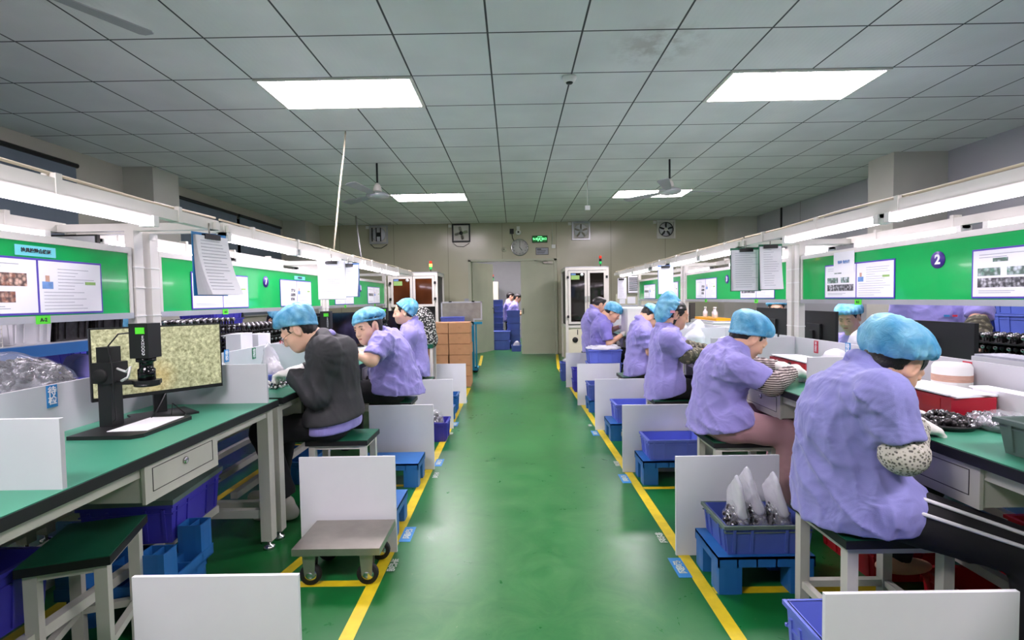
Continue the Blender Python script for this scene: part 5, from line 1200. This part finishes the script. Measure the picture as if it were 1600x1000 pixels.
t = thing('hand_cart', 'cyan upright hand cart right of the carton stack', 'hand cart', (-.68, 8.6, 0)); MB().box(-.06, .0, -.02, .02, .08, .86).build('upright', 'cart_cyan', t); MB().box(-.06, .14, -.02, .02, .82, .86).build('top_bar', 'cart_cyan', t); MB().box(.02, .045, -.0, .02, .08, .82).build('side_bar', 'cart_cyan', t)
MB().lathe([(.01, -.012), (.05, -.012), (.05, .012), (.01, .012)], 20, (0, 0, 0), Matrix.Translation((.01, .0, .05)) @ Matrix.Rotation(PI/2, 4, 'X')).build('wheel', 'rubber', t)
MB().box(-.06, .05, -.02, .3, .04, .08).build('base', 'cart_cyan', t)
# patterned cover over a chair back
t = thing('covered_chair', 'chair back under a black and white checked cover behind the last left woman', 'chair', (-1.06, 5.85, 0), 0); S = SDF([V(0, 0, .9)], .45, .012)
S.ell(V(0, 0, .93), (V(1, 0, 0), V(0, 1, 0), V(0, 0, 1)), (.16, .11, .24)); S.cap(V(-.06, 0, 1.0), V(.08, 0, .78), .11, .1, .06); S.disp(wrinkle(77, .006, .09)); S.mesh('checked_cover', 'cloth_check', t, V(0, 0, 0))
for x in (-.12, .12):
    for y in (-.12, .12): MB().box(x-.015, x+.015, y-.015, y+.015, 0, .72).build('leg', 'frame_white', t)
MB().box(-.14, .14, -.14, .14, .7, .74).build('seat', 'stool_green', t)
# wall fittings
def exhaust(x, z, label, m, kind, cord=False):
    t = thing('exhaust_fan', label, 'exhaust fan', (x, YF, z), 0, 'square exhaust fans high on the far wall'); h = .2
    mb = MB(); mb.box(-h, h, -.05, -.002, -h, -h+.03); mb.box(-h, h, -.05, -.002, h-.03, h); mb.box(-h, -h+.03, -.05, -.002, -h+.03, h-.03); mb.box(h-.03, h, -.05, -.002, -h+.03, h-.03); mb.build('frame', m, t, bev=.003)
    MB().box(-h+.03, h-.03, -.012, -.003, -h+.03, h-.03).build('shutter', 'frame_white', t)
    R_ = Matrix.Translation((0, -.02, 0)) @ Matrix.Rotation(PI/2, 4, 'X')
    if kind != 'square': MB().lathe([(.15, .0), (.15, -.004)], 32, (0, 0, 0), R_).build('round_shutter', 'board_white' if kind != 'blades' else 'divider', t)
    if kind != 'square': MB().lathe([(.155, -.0), (.16, .02), (.15, .024), (.145, .0)], 36, (0, 0, 0), R_, cap=False).build('ring', 'frame_white' if kind == 'ring' else 'black' if kind == 'blades' else m, t)
    if kind == 'slats':
        mb = MB()
        for k in (-.14, -.05, .045): mb.box(k-.01, k+.012, -.048, -.04, -.15, .15)
        mb.build('slat', 'black', t); MB().box(-.035, .045, -.05, -.041, -.045, .045).build('motor', 'black', t)
    else:
        for k in range(5 if kind != 'square' else 4):
            a = k*2*PI/(5 if kind != 'square' else 4)+.3; m2 = R_ @ Matrix.Rotation(a, 4, 'Z') @ Matrix.Rotation(.4, 4, 'X'); MB().prism([(.03, -.02), (.09, -.05), (.145, -.04), (.145, .02), (.09, .03), (.03, .015)], .004, .007, m2).build('blade', 'black' if kind == 'blades' else 'steel', t)
        MB().lathe([(.04, 0), (.04, .02), (.02, .03)], 20, (0, 0, 0), R_).build('motor', m, t)
    if cord: MB().tube([(-.19, -.02, -h), (-.1, -.03, -h-.09), (.05, -.03, -h-.1), (.18, -.02, -h-.02)], .006, 6).build('cord', 'cable', t)
    MB().box(-h-.08, -h-.012, -.035, -.002, h-.07, h-.01).build('junction_box', 'plastic_white', t, bev=.003)
exhaust(-2.96, 2.7, 'grey exhaust fan with vertical slats, far left on the wall', 'aluminium', 'slats', True)
exhaust(-1.14, 2.705, 'black framed exhaust fan left of the clock', 'black', 'square', True)
exhaust(1.5, 2.71, 'grey exhaust fan with a white ring right of the exit sign', 'aluminium', 'ring')
exhaust(3.37, 2.71, 'white exhaust fan with black blades, far right on the wall', 'frame_white', 'blades')
RX = Matrix.Rotation(PI/2, 4, 'X')
t = thing('wall_clock', 'round wall clock above the doorway', 'clock', (.145, YF-.002, 2.37)); MB().lathe([(.16, .002), (.185, .0), (.19, .03), (.178, .036), (.17, .02)], 40, (0, 0, 0), RX, cap=False).build('bezel', 'chrome', t)
MB().lathe([(.172, .012), (.172, .014)], 40, (0, 0, 0), RX).build('dial', 'clock_face', t)
for k in range(12): a = k*PI/6; text(str(12 if k == 0 else k), .042, 'text_black', t, (.14*math.sin(a), -.0155, .14*math.cos(a)), (PI/2, 0, 0), 'numeral')
for nm, a, L, w_ in (('hour_hand', math.radians(142), .085, .007), ('minute_hand', math.radians(2), .125, .005)): MB().box(-w_, w_, -.019, -.0165, -.01, L, Matrix.Rotation(a, 4, 'Y')).build(nm, 'text_black', t)
t = thing('security_camera', 'small dome camera on the far wall above the clock', 'camera', (.12, YF-.002, 2.7)); MB().box(-.035, .035, -.05, 0, .06, .13).build('bracket', 'plastic_white', t); MB().lathe([(.06, 0), (.06, .05), (.04, .08), (.01, .09)], 24, (0, 0, 0), RX).build('dome_body', 'plastic_white', t); MB().lathe([(.02, .088), (.018, .098)], 16, (0, 0, 0), RX).build('lens', 'black', t)
MB().box(-.19, -.1, -.03, 0, -.03, .08).build('adapter', 'black', t); MB().tube([(-.14, -.02, -.03), (-.13, -.02, -.12), (-.09, -.02, -.2)], .008, 6).build('cable', 'cable', t)
t = thing('wall_socket', 'small round white fitting on the far wall left of the clock', 'wall fitting', (-.2, YF-.002, 2.33)); MB().lathe([(.055, 0), (.05, .015), (.01, .02)], 24, (0, 0, 0), RX).build('plate', 'door_paint', t); MB().box(-.008, .008, -.024, -.018, -.015, .015).build('switch_knob', 'black', t)
t = thing('exit_sign', 'lit green exit sign above the closed door', 'exit sign', (.59, YF-.002, 2.545)); MB().box(-.165, .165, -.035, 0, -.075, .075).build('sign_housing', 'black', t, bev=.003); MB().box(-.155, .155, -.038, -.0352, -.065, .065).build('sign_face', 'exit_green', t)
text('安全', .055, 'exit_glow', t, (-.1, -.0395, 0), (PI/2, 0, 0), 'sign_lettering', .001); text('出口', .055, 'exit_glow', t, (.1, -.0395, 0), (PI/2, 0, 0), 'sign_lettering', .001)
mb = MB(); F = lambda *p: [(x, -.04, z) for x, z in p]; 
mb.tube(F((-.04, .055), (.045, .055), (.045, -.05)), .004, 6); mb.tube(F((-.04, .055), (-.04, -.05)), .004, 6); mb.tube(F((.0, .02), (-.01, -.01), (-.03, -.02), (-.035, -.045)), .006, 6); mb.tube(F((-.01, -.01), (.015, -.022), (.02, -.05)), .006, 6); mb.tube(F((-.025, .0), (-.012, .014), (.01, .005), (.025, .012)), .005, 6); mb.blob((.006, -.04, .035), (.009, .004, .009), 10, 6); mb.build('running_figure', 'exit_glow', t)
t = thing('notice_plate', 'small grey notice plate below the exit sign', 'notice', (.64, YF-.002, 2.28)); MB().box(-.14, .14, -.01, 0, -.08, .08).build('plate', 'print_dark', t); MB().box(-.13, .13, -.012, -.0102, -.07, .07).build('sheet', 'print_grey', t); mb = MB(); mb.box(-.11, -.02, -.0135, -.0125, .03, .055)
for k in range(4): mb.box(-.11, .05+.01*k, -.0135, -.0125, -.05+k*.02, -.043+k*.02)
mb.build('printed_lines', 'print_dark', t)
t = thing('wall_conduit', 'thin white conduit with a switch box right of the exit sign', 'conduit', (.87, YF-.002, 0)); MB().box(-.012, .012, -.015, 0, 2.42, 2.9).build('conduit', 'door_paint', t); MB().box(-.02, .07, -.03, 0, 2.34, 2.42).build('switch_box', 'plastic_white', t, bev=.003)
t = thing('wall_notice', 'small notice on the wall left of the open doorway', 'notice', (-1.05, YF-.002, 1.12)); MB().box(-.05, .05, -.006, 0, -.12, .14).build('sheet', 'print_grey', t)
# notices and frames at the far right, before the wall
t = thing('rules_notice', 'framed list of rules on a stand at the far end of the right row', 'notice', (2.11, 9.0, 1.46)); MB().box(-.11, .11, 0, .012, -.16, .16).build('frame', 'black', t); MB().box(-.1, .1, -.003, -.0002, -.15, .15).build('sheet', 'divider', t); mb = MB()
for k in range(7): mb.box(-.085, .085-.01*(k % 3), -.005, -.0032, .1-k*.035, .118-k*.035)
mb.build('printed_lines', 'text_black', t)
t = thing('partition', 'grey partition with papers behind the gloved standing worker', 'partition', (2.15, 9.02, 0)); MB().box(-.35, .55, .0, .03, .0, 1.29).build('panel', 'wall_beige', t); MB().box(-.3, .55, -.03, -.0, .95, 1.08).build('grey_machine_face', 'grey_wall', t); MB().box(-.35, .6, -.02, -.0, 1.08, 1.1).build('ledge', 'aluminium', t)
for x, w_ in ((-.24, .1), (-.08, .14)): MB().box(x-w_/2, x+w_/2, -.006, -.0, 1.12, 1.24).build('paper', 'divider', t)
for k, (x, lb) in enumerate(((2.62, 'brown office chair back at the far end of the right row, left one'), (3.0, 'brown office chair back at the far end of the right row, right one'))):
    t = thing('office_chair', lb, 'chair', (x, 8.95, 0), 0, 'chair backs at the far right'); MB().box(-.17, .17, 0, .05, .62, 1.12).build('backrest', 'trouser_grey', t, bev=.03, seg=3); MB().box(-.2, .2, -.4, .02, .45, .52).build('seat', 'trouser_grey', t, bev=.03, seg=3); MB().tube([(0, -.18, .04), (0, -.18, .45)], .03, 10).build('column', 'black', t)
    for q in range(5): a = q*2*PI/5; MB().tube([(0, -.18, .07), (.25*math.cos(a), -.18+.25*math.sin(a), .04)], .02, 8).build('leg', 'black', t)
# corridor beyond the door
GX = 'blue crates beyond the doorway'
for r_ in range(8): crate('blue crate beyond the doorway, %s in the left stack' % ('lowest', 'second', 'third', 'fourth', 'fifth', 'sixth', 'seventh', 'topmost')[r_], .34, .4, .15, 'crate_blue', (-.47, 13.6, .153*r_), 0, GX)
for r_ in range(6): crate('dark blue crate beyond the doorway, %s in the right stack' % ('lowest', 'second', 'third', 'fourth', 'fifth', 'topmost')[r_], .32, .4, .155, 'crate_blue', (-.02, 12.9, .158*r_), 0, GX)
for r_ in range(2): crate('dark blue lidded crate before the stacks, %s one' % ('lower', 'upper')[r_], .4, .4, .2, 'crate_blue', (-.31, 12.6, .23*r_), 0, GX, lid='crate_blue')
crate('small blue crate with white bags just beyond the doorway', .22, .3, .14, 'crate_blue', (.04, 12.1, 0), 0, GX); bag('white bags in the small crate beyond the doorway', (.04, 12.1, .03), (.08, .1, .2), None, (0, 0, 0), None, 0)
t = thing('machine_cabinet', 'white machine with a signal tower seen through the doorway', 'machine cabinet', (-.66, 15.0, 0)); MB().box(-.3, .2, 0, .6, 0, 1.75).build('cabinet_body', 'machine_cream', t, bev=.01); tower(t, .05, .1, 1.75, False)
# ================================================================ PEOPLE
def arm(sh, el, wr, hd, pn=(0, 0, -1), th=1, **k): return dict(sh=V(sh), el=V(el), wr=V(wr), hd=hd, pn=pn, th=th, **k)
def a_(px, py, Y): return V(*A(px, py, Y))
GP = 'workers seated at the right benches'; GL = 'workers seated at the left benches'
# nearest man on the right
r1 = figure('person in lavender shirt and black striped trousers, head bowed, nearest on the right', (1.14, 1.76, .575), (1.15, 1.76, .80), (1.235, 1.77, .972), a_(1396, 566, 1.75), (.76, .22, -.6), (.6, 0, .75), (0, 1, 0),
  [arm(a_(1380, 612, 1.57), a_(1411, 708, 1.53), a_(1432, 664, 1.70), (.78, .3, -.2), (-.1, .2, -1), 1, curl=1.1, over=True, cuff=.8, ov0=.1), arm((1.2, 1.93, .88), (1.34, 2.04, .81), (1.45, 1.99, .80), (.8, -.2, -.15), (0, 0, -1), -1)],
  [((1.16, 1.66, .55), (1.52, 1.47, .46), (1.5, 1.42, .1), .055), ((1.16, 1.87, .55), (1.56, 1.95, .5), (1.47, 1.98, .2), .06)], g=1.06, gd=1.02, res=.007, hres=.005,
  shirt='shirt_blue', cap=True, capc=(-.032, 0, .052), capr=(.127, .108, .083), capn=(.72, 0, 1), capp=(0, 0, .04), over='sleeve_floral', seed=3, legbody=True, hs=1.04, hem=.1, hemt=.2, group=GP)
O1 = V(1.14, 1.76, 0)
for q, (u, wdt) in enumerate(((V(-.05, -.62, .78), .006), (V(-.1, -.93, .36), .006))):
    mb = MB(); pts = []; u = nrm(u)
    for t_ in np.linspace(.05, 1.02, 12):
        p = V(1.16, 1.66, .55)*(1-t_)+V(1.52, 1.47, .46)*t_; rr = .0975*(1-t_)+.07*t_; pts.append(p+u*(rr+.006)-O1)
    if q: pts += [V(1.545, 1.405, .42)-O1, V(1.54, 1.37, .36)-O1, V(1.53, 1.365, .2)-O1]
    else: pts += [V(1.585, 1.42, .5)-O1, V(1.59, 1.39, .38)-O1, V(1.57, 1.37, .2)-O1]
    mb.tube(pts, wdt, 8); mb.build('stripe', 'stripe', r1)
# man in pink trousers
figure('person in a lavender shirt and dusty pink trousers with striped oversleeves', (1.13, 2.86, .575), (1.16, 2.86, .80), (1.24, 2.86, .935), a_(1170, 528, 2.86), (.8, .02, -.58), (.5, 0, .8), (0, 1, 0),
  [arm(a_(1148, 570, 2.68), a_(1206, 600, 2.63), a_(1243, 578, 2.74), (.75, .45, -.35), (0, .1, -1), 1, over=True, cuff=.78, ov0=.2), arm((1.2, 3.04, .87), (1.40, 3.08, .815), (1.54, 2.93, .82), (.6, -.7, -.15), (0, 0, -1), -1)],
  [((1.16, 2.76, .54), (1.44, 2.66, .50), (1.43, 2.64, .1), .075), ((1.16, 2.97, .54), (1.56, 3.0, .51), (1.56, 3.0, .1), .075)], g=1.04, gd=1.0, res=.008, hres=.005,
  shirt='shirt', pants='trouser_pink', capc=(-.02, 0, .07), capr=(.125, .1, .078), capn=(.55, 0, 1), capp=(0, 0, .022), over='sleeve_stripe', seed=5, hem=.06, group=GP)
# woman with the large cap
figure('person in a lavender shirt with a large tilted blue cap and camouflage oversleeves', (1.17, 4.0, .585), (1.19, 4.0, .84), (1.195, 4.0, .995), a_(1056, 492, 4.0), (.9, -.12, -.25), (.25, 0, 1), (0, 1, 0),
  [arm(a_(1044, 527, 3.83), a_(1073, 556, 3.8), a_(1098, 550, 3.92), (.8, .4, -.2), (0, 0, -1), 1, cuff=.85, ov0=.05, glove=False), arm((1.2, 4.17, .94), (1.42, 4.2, .815), (1.56, 4.06, .81), (.6, -.6, -.1), (0, 0, -1), -1, glove=False)],
  [((1.18, 3.91, .54), (1.5, 3.86, .51), (1.48, 3.86, .1)), ((1.18, 4.1, .54), (1.56, 4.1, .51), (1.56, 4.1, .1))], g=.98, res=.009, hres=.006,
  capc=(-.085, 0, .03), capr=(.085, .11, .15), capn=(1.4, 0, .6), capp=(-.035, 0, .02), over='sleeve_camo', seed=7, hairlong=True, hem=.11, hs=.97, group=GP)
p = bpy.data.objects['person.002']
MB().bc(a_(1051, 487, 3.9)-V(1.17, 4.0, 0), (.035, .006, .02)).build('pink_hair_clip', 'mask_pink', p)
# person in grey trousers
figure('person in a lavender shirt and dark grey trousers, head bent deep over the bench', (1.24, 5.12, .58), (1.26, 5.12, .83), (1.29, 5.12, 1.0), a_(1016, 496, 5.12), (.72, -.1, -.65), (.6, 0, .75), (0, 1, 0),
  [arm(a_(1006, 519, 4.95), a_(1016, 550, 4.93), (1.52, 5.02, .82), (.8, .3, -.2), (0, 0, -1), 1, cuff=.8), arm((1.28, 5.3, .93), (1.42, 5.33, .815), (1.56, 5.2, .82), (.7, -.4, -.1), (0, 0, -1), -1)],
  [((1.24, 5.03, .54), (1.56, 4.98, .51), (1.55, 4.98, .1)), ((1.24, 5.22, .54), (1.6, 5.24, .51), (1.6, 5.24, .1))], g=.98, res=.01, hres=.007, pants='trouser_grey', capn=(-.1, 0, 1), capc=(.0, 0, .07), capr=(.105, .095, .065), capp=(0, 0, .04), seed=9, hem=.1, group=GP)
# gloved worker, cap
figure('person in violet shirt, white gloves and blue cap at the far right bench', (1.12, 6.62, .6), (1.12, 6.62, .83), (1.165, 6.62, .985), a_(957, 489, 6.6), (.8, -.25, -.5), (.45, 0, .9), (.1, 1, 0),
  [arm(a_(945, 509, 6.42), a_(952, 537, 6.38), a_(975, 521, 6.44), (.8, .3, .3), (-.3, .2, .9), -1, cuff=.8), arm((1.18, 6.8, .94), (1.3, 6.85, .8), (1.42, 6.7, .86), (.7, -.4, .2), (0, 0, -1), -1)],
  [((1.14, 6.52, .54), (1.5, 6.5, .51), (1.48, 6.5, .1)), ((1.14, 6.72, .54), (1.55, 6.74, .51), (1.5, 6.74, .1))], g=.98, res=.011, hres=.007, shirt='shirt_deep', capn=(.2, 0, 1), capc=(-.01, 0, .06), seed=11, hem=.08, group=GP)
figure('person without a cap in a lavender shirt before the dark glass cabinet', (1.12, 7.4, .61), (1.11, 7.4, .88), (1.17, 7.4, 1.08), a_(936, 477, 7.4), (.85, .2, -.2), (.2, 0, 1), (0, 1, 0),
  [arm((1.14, 7.22, 1.0), (1.22, 7.18, .76), (1.42, 7.25, .82), (.8, .1, 0), (0, 0, -1), 1), arm((1.14, 7.6, 1.0), (1.25, 7.62, .76), (1.42, 7.5, .82), (.8, -.1, 0), (0, 0, -1), -1)],
  [((1.14, 7.3, .54), (1.5, 7.28, .51), (1.48, 7.28, .1)), ((1.14, 7.5, .54), (1.52, 7.52, .51), (1.5, 7.52, .1))], g=1.05, res=.011, hres=.008, cap=False, seed=12, hem=.1, group=GP)
# workers behind the right boards
GB = 'workers behind the right boards'
def behind(label, hd, hf, f, hu=(0, 0, 1), shirt='shirt', z=0, **k):
    hd = V(hd); f = nrm(V(*f)); lat = np.cross(V(0, 0, 1), f); nk = hd-f*.06-V(0, 0, .15); che = nk-f*.05-V(0, 0, .18); pel = che-f*.08-V(0, 0, .25)
    aL = k.pop('arms', None) or [arm(che+lat*s*.2+V(0, 0, .12), che+lat*s*.24+f*.14-V(0, 0, .06), che+lat*s*.12+f*.36-V(0, 0, .04), f-lat*s*.3, (0, 0, -1), -s, glove=True) for s in (1, -1)]
    hips = [(pel+lat*s*.1-V(0, 0, .03), pel+lat*s*.12+f*.3-V(0, 0, .03), pel+lat*s*.12+f*.28-V(0, 0, .45)) for s in (1, -1)]
    return figure(label, pel, che, nk, hd, hf, hu, lat, aL, hips, res=.011, hres=.006, shirt=shirt, hem=.06, **k)
behind('person looking down, head and collar showing below the nearest right board', a_(1327, 496, 4.4), (-.72, -.5, -.3), (-1, -.15, 0), (-.3, -.2, 1), face=True, seed=21, capn=(.3, 0, 1), capc=(-.01, 0, .07), capr=(.125, .105, .075), capp=(0, 0, .035), group=GB)
behind('person with only eyes and cap showing over a black monitor', a_(1213, 484, 5.6), (-.42, -.9, .02), (-.9, -.4, 0), face=True, skin='skin', seed=22, capn=(.1, 0, 1), capc=(-.02, 0, .062), capr=(.11, .1, .06), capp=(0, 0, .055), group=GB)
f = nrm(V(-.7, -.7, 0)); l = V(.7, -.7, 0); c0 = a_(1468, 492, 3.4)
figure('standing person in lavender shirt, face hidden behind the nearest right board', c0-V(0, 0, .3), c0+V(0, 0, .02), c0+V(0, 0, .2), c0+V(0, 0, .34)+f*.06, nrm(V(-.6, -.7, -.5)), (-.2, -.2, 1), l,
  [arm(c0+l*.2+V(0, 0, .14), a_(1527, 507, 3.1), a_(1540, 545, 2.98), f*.7+V(0, 0, -.4), (0, 0, -1), -1, cuff=.8, ov0=-.1, glove=False, t=1.1), arm(c0-l*.2+V(0, 0, .14), a_(1405, 520, 3.55), a_(1440, 545, 3.3), f, (0, 0, -1), 1, cuff=.8, glove=False)],
  [(c0-l*.1-V(0, 0, .32), c0-l*.1-V(0, 0, .72), V(c0[0], c0[1], 0)-l*.1+V(0, 0, .1)), (c0+l*.1-V(0, 0, .32), c0+l*.1-V(0, 0, .72), V(c0[0], c0[1], 0)+l*.1+V(0, 0, .1))], g=1.05, res=.01, hres=.008, over='sleeve_camo', seed=23, hem=.1, group=GB)
p = bpy.data.objects['person.008']; q = f*.15+V(0, 0, c0[2]); rt = Matrix.Rotation(math.atan2(l[1], l[0]), 4, 'Z')
MB().box(-.012, .012, -.004, .004, -.006, .006, Matrix.Translation(q+l*.09) @ rt).build('chest_emblem', 'label_red', p); MB().box(-.014, .014, -.004, .004, -.006, .006, Matrix.Translation(q+l*.05) @ rt).build('chest_lettering', 'label_blue', p)
# woman in black jacket
l1 = figure('person in a black hooded jacket, glasses and white gloves, seated nearest on the left', (-1.05, 2.99, .59), (-1.07, 2.98, .86), (-1.125, 2.97, 1.01), a_(467, 517, 2.93), (-.82, -.2, -.55), (-.5, 0, .8), (0, -1, 0),
  [arm(a_(506, 548, 2.80), a_(492, 618, 2.77), a_(456, 584, 2.84), (-.75, .3, .0), (0, .1, -1), -1, curl=.9), arm((-1.07, 3.15, .94), (-1.12, 3.22, .75), a_(474, 576, 3.08), (-.9, -.3, -.05), (0, 0, -1), 1, curl=.9)],
  [((-1.06, 2.89, .54), (-1.43, 2.86, .505), (-1.32, 2.87, .12), .06, (-1, 0, 0)), ((-1.06, 3.09, .54), (-1.42, 3.13, .505), (-1.48, 3.12, .12), .06, (-1, 0, 0))], g=.98, res=.007, hres=.005,
  capc=(-.015, 0, .075), capr=(.122, .1, .08), capn=(.55, 0, 1), capp=(0, 0, .03), seed=31, jacket=True, hemt=0, hem=.03, shoes='shoe_white', skin='skin_pale', group=GL)
hf = nrm(V(-.82, -.2, -.55)); hu = V(-.5, 0, .8); hu = nrm(hu-hu.dot(hf)*hf); hl = np.cross(hu, hf); hd = a_(467, 517, 2.93)-V(-1.05, 2.99, 0)
mb = MB()
for s in (1, -1):
    c = hd+hf*.104+hl*.031*s+hu*(-.006); mb.tube([c+(hl*math.cos(q)*.022+hu*math.sin(q)*.016) for q in np.linspace(0, 2*PI, 15)], .0013, 6, False); mb.tube([c+hl*.022*s, hd+hl*.078*s+hf*.06, hd+hl*.08*s+hf*0], .0013, 6)
mb.build('glasses', 'black', l1)
# large person looking back
figure('person in a lavender shirt leaning on the bench and looking back', (-.93, 4.05, .61), (-.99, 4.02, .82), (-1.055, 3.96, .965), a_(575, 512, 3.84), (-.48, -.84, -.12), (-.16, .05, 1), (.25, -.97, 0),
  [arm(a_(597, 533, 3.74), a_(580, 562, 3.62), a_(555, 552, 3.70), (-.65, .2, .35), (0, .3, -1), -1, cuff=.82, curl=.8, t=1.15), arm((-1.02, 4.27, .93), (-1.2, 4.3, .82), (-1.32, 4.1, .815), (-.6, -.6, 0), (0, 0, -1), 1)],
  [((-.96, 3.93, .56), (-1.33, 3.84, .53), (-1.28, 3.84, .1)), ((-.96, 4.17, .56), (-1.33, 4.2, .53), (-1.32, 4.2, .1))], g=1.22, gd=1.05, res=.009, hres=.005,
  face=True, skin='skin_pale', capc=(-.03, 0, .065), capr=(.115, .108, .07), capn=(.05, -.25, 1), capp=(0, 0, .042), seed=33, hem=.09, hs=1.12, group=GL)
figure('person in a lavender shirt sitting upright in profile, last on the left', (-1.0, 5.13, .6), (-1.02, 5.12, .86), (-1.045, 5.12, 1.03), a_(631, 488, 5.08), (-.95, -.22, -.06), (0, 0, 1), (0, -1, 0),
  [arm(a_(640, 520, 4.94), a_(630, 553, 4.9), (-1.3, 5.0, .82), (-.9, .1, 0), (0, 0, -1), -1, cuff=.9), arm((-1.02, 5.3, .97), (-1.15, 5.33, .8), (-1.32, 5.2, .82), (-.9, -.1, 0), (0, 0, -1), 1)],
  [((-1.0, 5.03, .54), (-1.36, 5.0, .51), (-1.34, 5.0, .1)), ((-1.0, 5.22, .54), (-1.38, 5.24, .51), (-1.36, 5.24, .1))], g=.96, res=.01, hres=.006, skin='skin_pale',
  capc=(-.045, 0, .05), capr=(.105, .1, .09), capn=(1.0, 0, 1), capp=(.0, 0, .03), seed=35, hem=.08, group=GL)
GC2 = 'workers behind the left boards'
behind('person in a blue violet shirt looking down behind the left board with the 7', a_(431, 504, 5.3), (.78, -.45, -.45), (1, -.1, 0), (.3, 0, 1), 'shirt_deep', face=True, seed=41, capn=(-.1, 0, 1), capp=(0, 0, .06), group=GC2)
behind('person mostly hidden by the microscope, blue cap below the nearest left board', a_(190, 514, 3.25), (.8, -.2, -.55), (1, 0, 0), (.5, 0, 1), 'shirt_deep', seed=42, capr=(.13, .11, .085), capc=(-.02, 0, .07), group=GC2)
# beyond the doorway
figure('person with short hair beyond the doorway, half hidden by another', (-.16, 14.0, .75), (-.16, 14.0, 1.0), (-.14, 14.0, 1.17), (-.1, 14.0, 1.3), (.9, .1, -.3), (.2, 0, 1), (0, 1, 0), [arm((-.15, 13.84, 1.1), (-.1, 13.8, .85), (.1, 13.9, .9), (1, 0, 0)), arm((-.15, 14.16, 1.1), (-.1, 14.2, .85), (.1, 14.1, .9), (1, 0, 0), th=-1)],
  [((-.16, 13.9, .7), (-.16, 13.9, .4), (-.16, 13.9, .1)), ((-.16, 14.1, .7), (-.16, 14.1, .4), (-.16, 14.1, .1))], res=.014, hres=.01, cap=False, seed=51, group='people beyond the doorway', gloves=False)
figure('person with black hair and a mask beyond the doorway, bending over the blue crates', (.0, 13.4, .72), (.0, 13.4, .97), (.04, 13.4, 1.12), (.09, 13.4, 1.25), (.85, -.2, -.4), (.3, 0, 1), (0, 1, 0), [arm((.02, 13.24, 1.06), (.06, 13.2, .82), (.25, 13.3, .86), (1, 0, 0)), arm((.02, 13.56, 1.06), (.06, 13.6, .82), (.25, 13.5, .86), (1, 0, 0), th=-1)],
  [((.0, 13.3, .68), (.0, 13.3, .4), (.0, 13.3, .1)), ((.0, 13.5, .68), (.0, 13.5, .4), (.0, 13.5, .1))], res=.014, hres=.01, cap=False, seed=52, group='people beyond the doorway', gloves=False)
